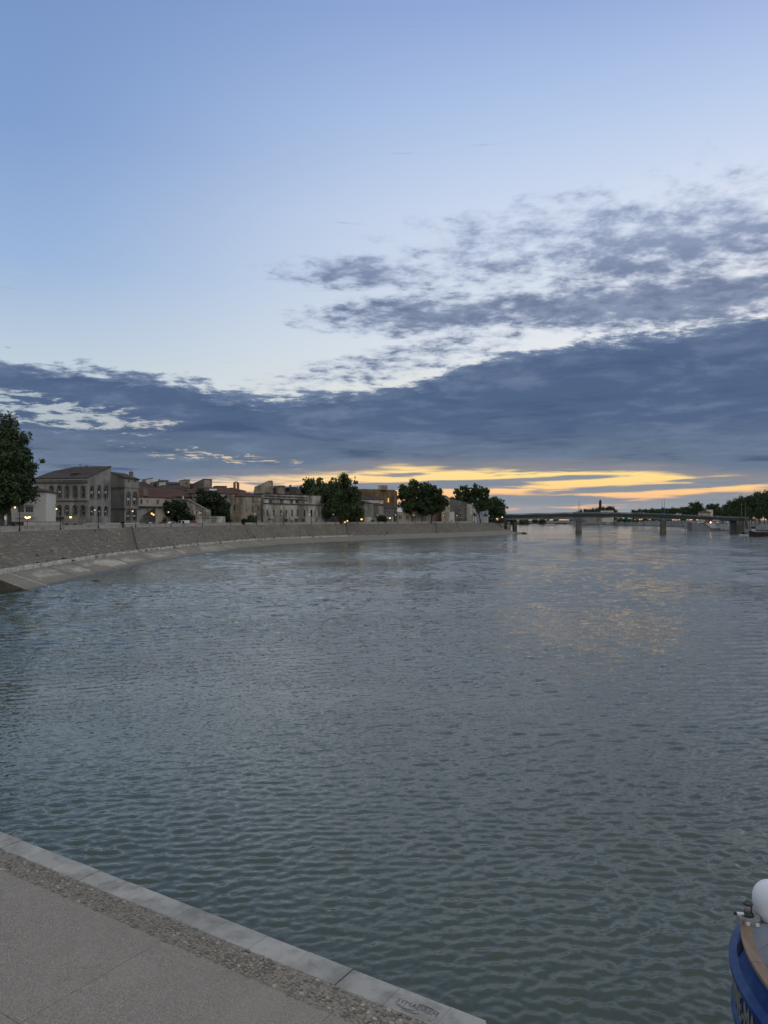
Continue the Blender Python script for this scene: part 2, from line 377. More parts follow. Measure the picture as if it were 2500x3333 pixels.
def curve_at(arc, off):
    i = np.interp(arc, ARC, np.arange(len(ARC))); i0 = int(min(max(i, 0), len(ARC) - 2)); f = i - i0
    p = WALK[i0] * (1 - f) + WALK[i0 + 1] * f; n = NRM[i0] * (1 - f) + NRM[i0 + 1] * f
    return p + n * off, n
def arc_at_px(px, off):
    """arc length at which the ray through picture column px meets the curve offset by off"""
    C = WALK + NRM * off; u = C[:, 0] - (px - 1250) / F0 * C[:, 1]
    for i in range(len(u) - 1):
        if u[i] <= 0 < u[i + 1] or u[i] >= 0 > u[i + 1]:
            if ARC[i] < 5: continue
            f = u[i] / (u[i] - u[i + 1]); return ARC[i] + f * (ARC[i + 1] - ARC[i])
    return None
def dep(px, off):
    a = arc_at_px(px, off); p, n = curve_at(a, off); return float(p[1])
def strip(name, prof, mat, i0=0, i1=None, smooth=False):
    """sweep a (offset, z) profile along the bank"""
    W = WALK[i0:i1]; N = NRM[i0:i1]; m_ = len(prof)
    V = np.concatenate([np.stack([W[:, 0] + N[:, 0] * o, W[:, 1] + N[:, 1] * o, np.full(len(W), z)], 1)[:, None, :] for o, z in prof], 1).reshape(-1, 3)
    idx = np.arange(len(W) * m_).reshape(len(W), m_)
    Fq = np.stack([idx[:-1, :-1], idx[1:, :-1], idx[1:, 1:], idx[:-1, 1:]], -1).reshape(-1, 4)
    return np_mesh(name, V, Fq, mat, smooth=smooth)
ZW, ZS = 2.6, 8.5
def pitch_material():
    m = bpy.data.materials.new('stone_pitching'); m.use_nodes = True; nt = m.node_tree; b = nt.nodes['Principled BSDF']; q = NB(nt)
    g = q.new('ShaderNodeNewGeometry'); pos = g.outputs['Position']
    vo = q.new('ShaderNodeTexVoronoi'); vo.inputs['Scale'].default_value = 1.6; vo.distance = 'EUCLIDEAN'
    q.put(vo.inputs['Vector'], q.vmul(pos, (1.0, 0.55, 1.5)))
    cell = q.xyz(vo.outputs['Color'])[0]
    col = q.ramp(cell, [(0.0, (0.15, 0.133, 0.107, 1)), (0.5, (0.195, 0.174, 0.14, 1)), (0.82, (0.23, 0.205, 0.166, 1)), (1.0, (0.34, 0.305, 0.248, 1))])
    n2 = q.noise(q.vmul(pos, (1, .6, 1)), 0.16, 5, 0.65); col = q.mix(q.sstep(n2, 0.4, 0.68, 0.0, 0.6), col, (0.16, 0.145, 0.12, 1))
    n4 = q.noise(q.vmul(pos, (1, .5, .3)), 0.5, 4, 0.7); col = q.mix(q.sstep(n4, 0.58, 0.74, 0, 0.45), col, (0.36, 0.33, 0.275, 1))
    n3 = q.noise(pos, 0.05, 3); col = q.mix(q.sstep(n3, 0.5, 0.75, 0, 0.5), col, (0.28, 0.255, 0.215, 1))
    zz = q.xyz(pos)[2]; wz = q.add(q.mul(zz, 2.1), q.mul(q.noise(pos, 0.8, 2), 0.7)); cz = q.m('PINGPONG', wz, 0.5)
    col = q.mix(q.sstep(cz, 0.10, 0.02, 0.0, 0.55), col, (0.085, 0.074, 0.058, 1))
    moss = q.noise(q.vadd(pos, (5, 8, 2)), 0.09, 5, 0.7); col = q.mix(q.sstep(moss, 0.55, 0.72, 0.0, 0.5), col, (0.115, 0.112, 0.07, 1))
    col = q.mix(1.0, col, (0.93, 0.91, 0.865, 1), 'MULTIPLY')
    q.put(b.inputs['Base Color'], col); b.inputs['Roughness'].default_value = 0.9; b.inputs['Specular IOR Level'].default_value = 0.2
    bn = q.new('ShaderNodeBump'); bn.inputs['Distance'].default_value = 0.25; q.put(bn.inputs['Height'], q.m('MULTIPLY', vo.outputs['Distance'], -1.0)); q.put(b.inputs['Normal'], bn.outputs[0])
    return m
def apron_material():
    m = bpy.data.materials.new('apron_concrete'); m.use_nodes = True; nt = m.node_tree; b = nt.nodes['Principled BSDF']; q = NB(nt)
    g = q.new('ShaderNodeNewGeometry'); pos = g.outputs['Position']; x, y, z = q.xyz(pos)
    n1 = q.noise(pos, 0.9, 5, 0.65); col = q.mix(n1, (0.185, 0.165, 0.125, 1), (0.28, 0.252, 0.195, 1))
    n2 = q.noise(q.vmul(pos, (1, .35, 1)), 0.22, 6, 0.7)
    band = q.mul(q.sstep(z, 0.5, 1.1), q.sstep(z, 2.35, 1.6))
    pale = q.mul(q.sstep(q.add(n2, q.mul(band, 0.12)), 0.53, 0.70), q.sstep(y, 330, 180))
    col = q.mix(q.mul(pale, 0.7), col, (0.58, 0.53, 0.43, 1))
    wet = q.sstep(q.add(z, q.mul(q.sub(n1, 0.5), 0.5)), 0.45, 0.15)
    col = q.mix(wet, col, (0.055, 0.052, 0.045, 1))
    q.put(b.inputs['Base Color'], col); q.put(b.inputs['Roughness'], q.lmap(wet, 0, 1, 0.9, 0.45)); b.inputs['Specular IOR Level'].default_value = 0.25
    bn = q.new('ShaderNodeBump'); bn.inputs['Distance'].default_value = 0.06; q.put(bn.inputs['Height'], q.noise(pos, 2.5, 5, 0.65)); q.put(b.inputs['Normal'], bn.outputs[0])
    return m
PITCH = pitch_material(); APRON = apron_material()
conc_m = pmat('quay_walk_asphalt', (0.20, 0.195, 0.185), (0.245, 0.238, 0.225), 0.8, 0.9, 0.02, 5)
street_m = pmat('street_asphalt', (0.10, 0.098, 0.095), (0.14, 0.137, 0.13), 0.3, 0.9)
pale_stone = pmat('pale_limestone', (0.60, 0.565, 0.47), (0.72, 0.68, 0.57), 1.2, 0.85, 0.03, 6, c3=(0.50, 0.465, 0.38), rand=0.15)
parapet_m = pmat('parapet_stone', (0.38, 0.35, 0.295), (0.47, 0.435, 0.37), 0.6, 0.88, 0.03, 4, c3=(0.28, 0.258, 0.22))
stair_side0 = pmat('rough_wall_stone', (.10, .09, .072), (.17, .152, .12), 1.2, .95, .08, 3)
CUT = int(np.argmax(WALK[:, 1] >= 114.0))
apron_o = tag(strip('river_apron', [(-9.0, -1.6), (-6.2, -0.25), (-5.6, 0.10), (-0.05, ZW - 0.22)], APRON, CUT), kind='structure')
tag(strip('old_quay_face', [(-0.3, -1.6), (-0.05, ZW - 0.22)], stair_side0, 0, CUT + 1), kind='structure')
tag(strip('riverside_walk', [(-0.05, ZW - 0.22), (0.55, ZW), (4.2, ZW + 0.02)], conc_m), kind='structure')
slope_o = tag(strip('embankment_slope', [(4.2, ZW + 0.02), (12.8, ZS)], PITCH), kind='structure')
tag(strip('embankment_ledge', [(12.8, ZS), (14.0, ZS + 0.03)], parapet_m), kind='structure')
tag(strip('quay_street', [(14.4, ZS - 0.02), (40.0, ZS + 0.05), (260.0, ZS + 0.3)], street_m), kind='structure')
# river parapet, in lengths with gaps at the stairs
wall_i = empty('parapet_wall', (0, 0, ZS), 'long pale stone parapet wall along the top of the sloping river embankment', 'wall')
def parapet(a0, a1):
    n = max(2, int((a1 - a0) / 4)); mbp = MB()
    for i in range(n):
        (pa, na_), (pb, nb_) = curve_at(a0 + (a1 - a0) * i / n, 14.0), curve_at(a0 + (a1 - a0) * (i + 1) / n, 14.0)
        qa, qb = pa + na_ * 0.45, pb + nb_ * 0.45
        mbp.prism([pb, pa, qa, qb], ZS - 0.3, ZS + 0.95)
        ca, cb = pa - na_ * 0.06, pb - nb_ * 0.06; da, db = qa + na_ * 0.06, qb + nb_ * 0.06
        mbp.prism([cb, ca, da, db], ZS + 0.953, ZS + 1.10)
    return mbp.build('wall_length', parapet_m, wall_i)
ARC0 = arc_at_px(-60, 14.0)
# stairs set into the slope: (column at the top, column at the foot, drop direction)
STAIRS = [(403, 'back'), (793, 'fwd'), (1112, 'fwd'), (1403, 'fwd'), (1478, 'fwd')]
gaps = []
stair_m = pmat('stair_stone', (0.23, 0.21, 0.18), (0.30, 0.28, 0.235), 1.0, 0.9)
stair_side = pmat('stair_cheek_stone', (0.05, 0.047, 0.042), (0.08, 0.075, 0.066), 0.8, 0.95)  # cheek stone darkened: shade of the side walls put into the colour
labels_st = ['dark stone stair cut into the bank below the tall narrow house', 'stone stair with a pale handrail wall beside the two walkers', 'dark stair down the bank under the big broad plane tree', 'dark stair in the bank beside the rightmost kiosk trees', 'pale stair ramp in the bank nearest the bridge']
lean = [432, 826, 1124, 1416, 1502]                                # picture column of each stair foot
for (px, d), lab, ln in zip(STAIRS, labels_st, lean):
    a0 = arc_at_px(px, 14.0); gaps.append((a0 - 1.6, a0 + 1.6))
    top, nt_ = curve_at(a0, 12.9); bot, nb_ = curve_at(arc_at_px(ln, 3.9), 3.9)
    root = empty('embankment_stair', (float(bot[0]), float(bot[1]), ZW), lab, 'stairs', 'stairs down the embankment')
    A = Vector((bot[0], bot[1], ZW)); B_ = Vector((top[0], top[1], ZS)); t_ = (B_ - A); hd = Vector((t_.x, t_.y, 0)); L_ = hd.length; hd.normalize(); sd = Vector((-hd.y, hd.x, 0))
    nst = 22
    for i in range(nst):
        c = A + t_ * ((i + 0.5) / nst); s_ = MB(); s_.obox(c + Vector((0, 0, 0.02)), hd, sd, (0, 0, 1), L_ / nst / 2 - .01, 1.05, 0.30)
        s_.build('step', stair_m, root)
    for sg in (-1, 1):
        s_ = MB(); o_ = sd * (1.22 * sg)
        up = t_.normalized(); nn = sd.cross(up) if sg > 0 else up.cross(sd); nn = Vector((0, 0, 1)) 
        s_.prism([(A + o_ - sd * .16).to_2d(), (A + o_ + sd * .16).to_2d(), (B_ + o_ + sd * .16).to_2d(), (B_ + o_ - sd * .16).to_2d()], [ZW - .2, ZW - .2, ZS - .3, ZS - .3], [ZW + .5, ZW + .5, ZS + .45, ZS + .45])
        s_.build('cheek_wall', stair_side if px in (403, 1112, 1403) or (sg > 0 and px != 1478) else stair_m, root)
prev = ARC0
for g0, g1 in gaps + [(arc_at_px(1560, 14.0), None)]:
    parapet(prev, g0); prev = g1
# pale uneven edge stones of the walk, near end picked out one by one
edge = empty('walk_edge', (0, 0, ZW), 'broken line of pale limestone blocks edging the riverside walk', 'kerb')
a_ = arc_at_px(-40, 0.0); aend = arc_at_px(1150, 0.0); i = 0; mbs = MB()
while a_ < aend:
    L_ = random.uniform(0.7, 1.5); p, n = curve_at(a_ + L_ / 2, 0.22); t_ = Vector((n[1], -n[0], 0)); nn = Vector((n[0], n[1], 0)); h = random.uniform(0.3, 0.65)
    if random.random() > 0.18:
        b_ = MB() if i < 110 else mbs
        w_ = random.uniform(.22, .34)
        b_.obox((p[0] + random.uniform(-.06, .06), p[1], ZW - 0.16 + h / 2), t_, nn, (0, 0, 1), L_ / 2 - random.uniform(.02, .1), w_, h / 2 + .08)
        if i < 110: b_.build('edge_stone', pale_stone, edge); i += 1
    a_ += L_ + random.choice([0.03, 0.03, 0.05, 0.4])
tag(mbs.build('edge_stones', pale_stone, edge), kind='stuff')
# cross wall of rough courses at the near end of the apron

p_, n_ = WALK[CUT], NRM[CUT]; mb = MB(); cp = lambda o, z, d=0.0: (p_[0] + n_[0] * o, p_[1] + n_[1] * o - d, z)
endw = empty('apron_end_wall', (float(p_[0]), float(p_[1]), 0), 'rough stone end wall where the sloping concrete apron starts at the left', 'wall')
mb.face([cp(-9, -1.6), cp(-5.6, .10), cp(-.05, ZW - .22), cp(-.05, -1.6)][::-1]); mb.build('backing', stair_side0, endw)
for r_ in range(7):
    z0 = -.15 + r_ * .36; o0 = -5.4 + (z0 + .36 - .1) / 2.28 * 5.55; o_ = min(o0, -.3)
    while o_ < 0:
        w_ = random.uniform(.45, .95); e_ = min(o_ + w_, 0.3); mb = MB(); mb.prism([cp(e_ - .03, 0, -.1)[:2], cp(o_ + .03, 0, -.1)[:2], cp(o_ + .03, 0, random.uniform(.05, .16))[:2], cp(e_ - .03, 0, random.uniform(.05, .16))[:2]], z0 + .02, z0 + .34); mb.build('stone', stair_side0, endw); o_ += w_

# joints of the apron and ribs of the pitched slope
rib_m = pmat('rib_stone', (.20, .178, .14), (.29, .26, .205), 1.0, .9)
def rib(par, arc, o0, z0, o1, z1, wid, mat, name, shift=0.0):
    pa, na_ = curve_at(arc, o0); pb, nb_ = curve_at(arc + shift, o1); A = Vector((pa[0], pa[1], z0)); B_ = Vector((pb[0], pb[1], z1)); d = (B_ - A); L = d.length; d.normalize(); sd = Vector((-nb_[1], nb_[0], 0)); up = d.cross(sd).normalized()
    m_ = MB(); m_.obox((A + B_) / 2 + up * .02 * (1 if up.z > 0 else -1), d, sd, up, L / 2, wid, .035); m_.build(name, mat, par)
a_ = ARC[CUT] + 9; i = 0
while a_ < arc_at_px(1100, 0.0):
    rib(apron_o, a_, -5.5, .12, -.1, ZW - .24, .09, (stair_side0, pale_stone)[i % 3 == 0], 'joint_strip', -2.0); a_ += random.uniform(12, 19); i += 1
a_ = arc_at_px(-20, 8.0); i = 0
while a_ < arc_at_px(1400, 8.0):
    rib(slope_o, a_, 4.3, ZW + .06, 12.7, ZS - .02, .14, rib_m, 'rib', 7.0 if i % 2 else 5.0); a_ += random.uniform(15, 24); i += 1
# drifting branch
mb = MB(); c = P3(312, 1891, 11.0 * 2500 / 201); mb.tube([c + Vector((-1.1, 0, -.02)), c + Vector((-.2, .15, .08)), c + Vector((1.0, 0, .02))], [.10, .16, .06], 7); mb.tube([c + Vector((.1, .1, .06)), c + Vector((.5, -.1, .5))], [.06, .02], 5)
tag(mb.build('driftwood', stair_side0, origin=tuple(c)), 'dark branch drifting on the water near the left bank', 'driftwood')

# ================================================================== foreground quay
ZQ = 2.0
QA = Vector((-11.14, 22.28)); QE = Vector((0.839, -0.544)).normalized(); QN = Vector((QE.y, -QE.x)).normalized()
if QN.y > 0: QN = -QN
def q2(s, n): p = QA + QE * s + QN * n; return (p.x, p.y)
def q3(s, n, z): p = QA + QE * s + QN * n; return (p.x, p.y, z)
S_END = 15.5
cop_m = pmat('coping_stone', (0.24, 0.232, 0.207), (0.35, 0.338, 0.305), 2.4, 0.8, 0.010, 22, spots=.7, c3=(0.39, 0.374, 0.332), rand=0.13, detail=7)
gap_m = pmat('joint_shadow_mortar', (0.05, 0.048, 0.045), (0.07, 0.067, 0.06), 2)  # dark mortar colour for joints
bed_m = pmat('pebble_bed_mortar', (0.20, 0.178, 0.142), (0.28, 0.25, 0.20), 9, 0.95, 0.01, 30)
def slab_material():
    m = bpy.data.materials.new('exposed_aggregate'); m.use_nodes = True; nt = m.node_tree; b = nt.nodes['Principled BSDF']; q = NB(nt)
    g = q.new('ShaderNodeNewGeometry'); pos = g.outputs['Position']
    vo = q.new('ShaderNodeTexVoronoi'); vo.inputs['Scale'].default_value = 60.0; q.put(vo.inputs['Vector'], pos)
    cell = q.xyz(vo.outputs['Color'])[1]
    col = q.ramp(cell, [(0.0, (0.18, 0.162, 0.135, 1)), (0.4, (0.26, 0.236, 0.198, 1)), (0.8, (0.32, 0.29, 0.244, 1)), (1.0, (0.44, 0.40, 0.34, 1))])
    n2 = q.noise(pos, 0.45, 4, 0.6); col = q.mix(q.sstep(n2, 0.35, 0.7, 0.0, 0.35), col, (0.29, 0.263, 0.22, 1))
    n3 = q.noise(q.vadd(pos, (9, 4, 0)), 0.9, 5, 0.7); col = q.mix(q.sstep(n3, 0.56, 0.72, 0.0, 0.5), col, (0.19, 0.17, 0.14, 1))
    n5 = q.noise(q.vadd(pos, (2, 7, 0)), 0.22, 6, 0.7, 1.5); col = q.mix(q.sstep(n5, 0.56, 0.60, 0.0, 0.22), col, (0.36, 0.33, 0.28, 1))
    n6 = q.noise(q.vadd(pos, (12, 1, 0)), 1.6, 4, 0.7); col = q.mix(q.sstep(n6, 0.70, 0.76, 0.0, 0.6), col, (0.12, 0.105, 0.085, 1))
    col = q.mix(1.0, col, (1.0, 0.985, 0.975, 1), 'MULTIPLY')
    q.put(b.inputs['Base Color'], col); b.inputs['Roughness'].default_value = 0.85; b.inputs['Specular IOR Level'].default_value = 0.25
    bn = q.new('ShaderNodeBump'); bn.inputs['Distance'].default_value = 0.006; q.put(bn.inputs['Height'], q.m('MULTIPLY', vo.outputs['Distance'], -1.0)); q.put(b.inputs['Normal'], bn.outputs[0])
    return m
slab_m = slab_material()
quay = empty('quay', (QA.x, QA.y, 0)); tag(quay, kind='structure')
mb = MB(); mb.prism([q2(-40, 0.04), q2(S_END, 0.04), q2(S_END, 40), q2(-40, 40)][::-1], -3.0, ZQ - 0.14); mb.build('quay_body', pmat('quay_wall_stone', (0.17, 0.16, 0.145), (0.24, 0.225, 0.20), .8, .9, .03), quay)
# coping stones
joints = [4.6 + (7.94 / 7) * i for i in range(8)] + [13.66, 14.76]
joints = [4.6 - 1.134 * i for i in range(12, 0, -1)] + joints
def bevel_slab(mbx, s0, s1, n0, n1, z0, z1, bv=0.012):
    zc = z1 - bv
    lo = [q3(s0, n0, z0), q3(s1, n0, z0), q3(s1, n1, z0), q3(s0, n1, z0)]; mi = [q3(s0, n0, zc), q3(s1, n0, zc), q3(s1, n1, zc), q3(s0, n1, zc)]
    hi = [q3(s0 + bv, n0 + bv, z1), q3(s1 - bv, n0 + bv, z1), q3(s1 - bv, n1 - bv, z1), q3(s0 + bv, n1 - bv, z1)]
    for A_, B_ in ((lo, mi), (mi, hi)):
        for i in range(4):
            j = (i + 1) % 4; mbx.face([A_[j], A_[i], B_[i], B_[j]])
    mbx.face(hi[::-1]); mbx.face(lo)
BIG = (4.6, 12.54)
for i in range(len(joints) - 1):
    s0, s1 = joints[i], joints[i + 1]
    g0 = 0.012 if any(abs(s0 - b) < .05 for b in BIG) else 0.0022
    g1 = 0.012 if any(abs(s1 - b) < .05 for b in BIG) else 0.0022
    mb = MB(); bevel_slab(mb, s0 + g0, s1 - g1, random.uniform(-.006, .006), 0.64 + random.uniform(-.01, .01), ZQ - 0.16, ZQ + random.uniform(-.004, .004), 0.008 if g0 < .01 else .012)
    mb.build('coping_stone', cop_m, quay)
mb = MB()
c0, c1 = 14.765, S_END
pts = [q2(c0, 0.0), q2(c1 - .05, 0.0), q2(c1 + 0.16, 0.32), q2(c1 + 0.16, 6), q2(c0 + .02, 6), q2(c0 + .02, .66), q2(c0, .64)]
mb.prism(pts[::-1], ZQ - .16, ZQ + .003); mb.build('coping_stone', cop_m, quay)
mb = MB(); mb.prism([q2(-30, 0.64), q2(14.75, 0.64), q2(14.75, 1.36), q2(-30, 1.36)][::-1], ZQ - .139, ZQ - 0.010); mb.build('pebble_bed', bed_m, quay)
# aggregate slabs
sj = [-40, -6.5, -1.5, 3.5, 8.5, 13.0, 14.77]; nj = [1.35, 4.6, 8.4, 14.0]
for i in range(len(sj) - 1):
    for j in range(len(nj) - 1):
        mb = MB(); bevel_slab(mb, sj[i] + .004, sj[i + 1] - .004, nj[j] + .005, nj[j + 1] - .005, ZQ - .15, ZQ - .006 + random.uniform(-.002, .002), .006); mb.build('concrete_slab', slab_m, quay)
# river pebbles laid on edge
peb = [pmat('pebble_%s' % nm, c1, c2, 14, 0.7, 0.004, 40, spec=.35) for nm, c1, c2 in (('grey', (.22, .198, .162), (.29, .262, .215)), ('tan', (.26, .222, .17), (.33, .282, .218)), ('dark', (.15, .134, .11), (.205, .184, .152)), ('pale', (.38, .345, .285), (.45, .405, .335)))]
def pebble_mesh(seed):
    bm = bmesh.new(); bmesh.ops.create_icosphere(bm, subdivisions=1, radius=1.0); r3 = random.Random(seed)
    for v in bm.verts:
        v.co *= 1 + r3.uniform(-.16, .16); v.co.z *= 0.55
    me = bpy.data.meshes.new('pebble'); bm.to_mesh(me); bm.free(); me.polygons.foreach_set('use_smooth', [True] * len(me.polygons)); return me
PM = []
for mi, m_ in enumerate(peb):
    for sd_ in range(3): me = pebble_mesh(sd_ * 7 + mi); me.materials.append(m_); PM.append(me)
spots_ = []
s = -0.6
while s < 14.7:
    n = 0.66 + random.uniform(0, .05)
    while n < 1.335:
        spots_.append((s + random.uniform(-.025, .025), n + random.uniform(-.015, .015))); n += random.uniform(.062, .10)
    s += random.uniform(.088, .108)
spots_ = [(a, b) for a, b in spots_ if a < 14.68]
spots_.sort(key=lambda t: -t[0])
V0 = [np.array([v.co[:] for v in m_.vertices]) for m_ in PM]; F0_ = [[tuple(p.vertices) for p in m_.polygons] for m_ in PM]
bulk = {i: MB() for i in range(4)}
for i, (s, n) in enumerate(spots_):
    kind = random.choices([0, 1, 2, 3], [44, 34, 18, 4])[0]; mi = kind * 3 + random.randrange(3)
    sc = Vector((random.uniform(.052, .082), random.uniform(.036, .060), random.uniform(.028, .046))); rz = math.atan2(QE.y, QE.x) + random.uniform(-.5, .5)
    loc = Vector(q3(s, n, ZQ - .008 + random.uniform(-.008, .006))); tx, ty = random.uniform(-.3, .3), random.uniform(-.3, .3)
    if i < 300:
        o = bpy.data.objects.new('pebble', PM[mi]); link(o, quay); o.location = loc - Vector((QA.x, QA.y, 0)); o.scale = sc; o.rotation_euler = (tx, ty, rz)
    else:
        M_ = Matrix.LocRotScale(loc, __import__('mathutils').Euler((tx, ty, rz)), sc); a = len(bulk[kind].v)
        bulk[kind].v += [tuple(M_ @ Vector(v)) for v in V0[mi]]; bulk[kind].f += [tuple(a + q for q in f) for f in F0_[mi]]; bulk[kind].mi += [0] * len(F0_[mi])
allb = MB()
for kd in range(4):
    a = len(allb.v); allb.v += bulk[kd].v; allb.f += [tuple(a + q for q in f) for f in bulk[kd].f]; allb.mi += [kd] * len(bulk[kd].f)
tag(allb.build('pebbles', peb, quay, smooth=True), kind='stuff')
# engraved name and waves on one coping stone
ink = pmat('engraved_groove', (.10, .096, .086), (.15, .143, .128), 9, .9)
def text_mesh(body, size, extrude=0.0):
    cu = bpy.data.curves.new('lettering', 'FONT'); cu.body = body; cu.size = size; cu.extrude = extrude; cu.align_x = 'LEFT'; cu.resolution_u = 3
    ob = bpy.data.objects.new('lettering', cu); COL.objects.link(ob); bpy.context.view_layer.update()
    me = bpy.data.meshes.new_from_object(ob.evaluated_get(bpy.context.evaluated_depsgraph_get())); bpy.data.objects.remove(ob); return me
me = text_mesh('SYMADREM', 0.175, 0.0)
xs = [v.co.x for v in me.vertices]; x0, x1 = min(xs), max(xs); TW = 0.86
for v in me.vertices:
    v.co = Vector(q3(13.80 + (v.co.x - x0) / (x1 - x0) * TW, 0.41 - v.co.y, ZQ + .0065)) - Vector((QA.x, QA.y, 0))
me.materials.append(ink); o = bpy.data.objects.new('engraved_lettering', me); link(o, quay)
for nm, pts_ in (('engraved_wave', [(13.80, .455, .006), (13.92, .475, .02), (14.05, .462, .004)]), ('engraved_wave', [(13.88, .50, .006), (14.06, .535, .03), (14.24, .475, .012)]), ('engraved_wave', [(14.0, .55, .006), (14.2, .575, .026), (14.36, .50, .008)]),
                 ('engraved_wave', [(14.22, .262, .016), (14.36, .225, .026), (14.52, .245, .006)]), ('engraved_wave', [(14.34, .275, .008), (14.48, .245, .024), (14.66, .285, .006)])):
    mb = MB(); a_, b_, c_ = pts_; L1, L2 = [], []
    for j in range(13):
        t = j / 12; f = [(1 - t) ** 2, 2 * t * (1 - t), t * t]; s = sum(w * p[0] for w, p in zip(f, pts_)); n = sum(w * p[1] for w, p in zip(f, pts_)); w_ = sum(w * p[2] for w, p in zip(f, pts_)) * .75
        L1.append(q3(s, n - w_, ZQ + .0065)); L2.append(q3(s, n + w_, ZQ + .0065))
    for j in range(12): mb.face([L1[j + 1], L1[j], L2[j], L2[j + 1]])
    mb.build(nm, ink, quay)
# weeds in the joint
weed_m = pmat('weed_leaf', (.035, .06, .02), (.06, .09, .03), 9, .7)
w_root = empty('weed_tuft', q3(14.70, .86, ZQ - .02), 'small green weed tuft growing in the joint by the engraved stone', 'plant')
mb = MB()
for i in range(90):
    s, n = 14.70 + random.gauss(0, .05), .86 + random.gauss(0, .10); b0 = Vector(q3(s, n, ZQ - .02)); d = Vector((random.gauss(0, .05), random.gauss(0, .05), random.uniform(.03, .09))); w_ = Vector((random.gauss(0, 1), random.gauss(0, 1), 0)).normalized() * random.uniform(.008, .018)
    mb.face([b0, b0 + d * .5 + w_, b0 + d, b0 + d * .5 - w_])
mb.build('leaves', weed_m, w_root)

# ================================================================== blue boat moored at the corner
hull_m = pmat('hull_blue_paint', (.006, .030, .135), (.009, .038, .155), 1.2, .45, .004, 5, spec=.22, c3=(.03, .07, .18), spots=.2, detail=7)
hull_lo = pmat('hull_dark_blue', (.008, .012, .05), (.01, .016, .06), 1.2, .45)
wood_m = pmat('rail_wood', (.20, .135, .085), (.27, .185, .12), 2.0, .5, .004, 30, stretch=(6, 1, 6), spec=.4)
white_m = pmat('white_gelcoat', (.70, .71, .72), (.78, .785, .79), 2, .35, spec=.5)
inner_m = pmat('bulwark_grey_paint', (.36, .40, .46), (.44, .47, .52), 1.5, .6)
grey_m = pmat('bracket_grey_metal', (.26, .26, .25), (.38, .38, .36), 9, .5, metal=.3)
black_m = pmat('black_plastic', (.012, .012, .013), (.02, .02, .02), 9, .35, spec=.5)
steel_m = pmat('brushed_steel', (.55, .56, .57), (.62, .63, .64), 5, .35, metal=.6)
BCX, BTIP, BB, BL = 8.68, 15.6, 2.42, 3.3
def boat_plan(d, off=0.0):
    """(x, y) of the port side d metres aft of the tip (towards the viewer)"""
    if d >= BL: return BCX - BB - off, BTIP - d
    b = BB * (max(0.0, 1 - (1 - d / BL) ** 2.2)) ** (1 / 2.2); return b, d
def hull_pt(u, z, off=0.0, side=-1):
    """u in 0..1 from the tip to far aft; outward offset"""
    U1 = 0.35
    if u < U1:
        th = u / U1 * math.pi / 2; c_, s_ = math.cos(th), math.sin(th); e_ = 2 / 2.2
        d = BL * (1 - c_ ** e_); b = BB * s_ ** e_
        nx, ny = (s_ ** 1.1 / BB), (c_ ** 1.1 / BL); L_ = math.hypot(nx, ny) or 1; nx, ny = nx / L_, ny / L_
    else:
        d = BL + (u - U1) / (1 - U1) * 14; b = BB; nx, ny = 1, 0
    return Vector((BCX + side * (b + off * nx), BTIP - d + off * ny, z))
def sheer(u): return 3.40 + 0.16 * max(0, 1 - u / .45) ** 1.5
PROF = [(-1.2, -.25), (0.2, .06), (1.2, .15), (2.06, .165), (2.10, .22), (2.20, .225), (2.25, .165), (2.84, .155), (2.89, .25), (2.98, .255), (3.05, .12), (3.34, 0.0)]
boat = empty('boat', (BCX, 12, 0), 'dark blue boat with wooden rail and name lettering, its rounded end at the lower right', 'boat')
US = [0.35 * (i / 30) for i in range(31)] + [0.35 + 0.65 * (i / 12) for i in range(1, 13)]
def hull_mesh(prof, mat, name, sides=(-1, 1), top_follow=True):
    mb = MB()
    for sd_ in sides:
        G = [[hull_pt(u, z + (sheer(u) - 3.40) * max(0, (z - 1.0) / 2.4), o, sd_) for z, o in prof] for u in US]
        for i in range(len(US) - 1):
            for j in range(len(prof) - 1):
                f = [G[i][j], G[i + 1][j], G[i + 1][j + 1], G[i][j + 1]]; mb.face(f if sd_ < 0 else f[::-1])
    o = mb.build(name, mat, boat, smooth=False)
    bm = bmesh.new(); bm.from_mesh(o.data); bmesh.ops.remove_doubles(bm, verts=bm.verts, dist=1e-4)
    for f in bm.faces: f.smooth = True
    for e in bm.edges:
        if len(e.link_faces) == 2 and e.calc_face_angle(0) > R(38): e.smooth = False
    bm.to_mesh(o.data); bm.free(); return o
hull_mesh(PROF, hull_m, 'hull')
hull_mesh([(3.36, -.08), (3.0, -.02), (2.55, -.02), (2.5, -.02)], inner_m, 'bulwark_lining')
# deck
mb = MB(); ring = [hull_pt(u, 2.56, -.01, -1) for u in US] + [hull_pt(u, 2.56, -.01, 1) for u in reversed(US[1:])]
mb.face(ring[::-1]); mb.build('deck', inner_m, boat)
# cap rail in planks with scarf joints
for sd_ in (-1, 1):
    cuts = [0, .10, .205, .30, .45, .7, 1.0]
    for c0, c1 in zip(cuts[:-1], cuts[1:]):
        mb = MB(); uu = [c0 + (c1 - c0) * i / 9 for i in range(10)]; uu[-1] -= .0009
        Q = []
        for u in uu:
            z = sheer(u) + .0; Q.append([hull_pt(u, z - .035, .055, sd_), hull_pt(u, z + .025, .055, sd_), hull_pt(u, z + .035, .04, sd_), hull_pt(u, z + .035, -.13, sd_), hull_pt(u, z + .025, -.145, sd_), hull_pt(u, z - .035, -.145, sd_)])
        for i in range(9):
            for j in range(6):
                k2 = (j + 1) % 6; f = [Q[i][j], Q[i + 1][j], Q[i + 1][k2], Q[i][k2]]; mb.face(f if sd_ < 0 else f[::-1])
        mb.face(Q[0]); mb.face(Q[-1][::-1]); mb.build('cap_rail', wood_m, boat)
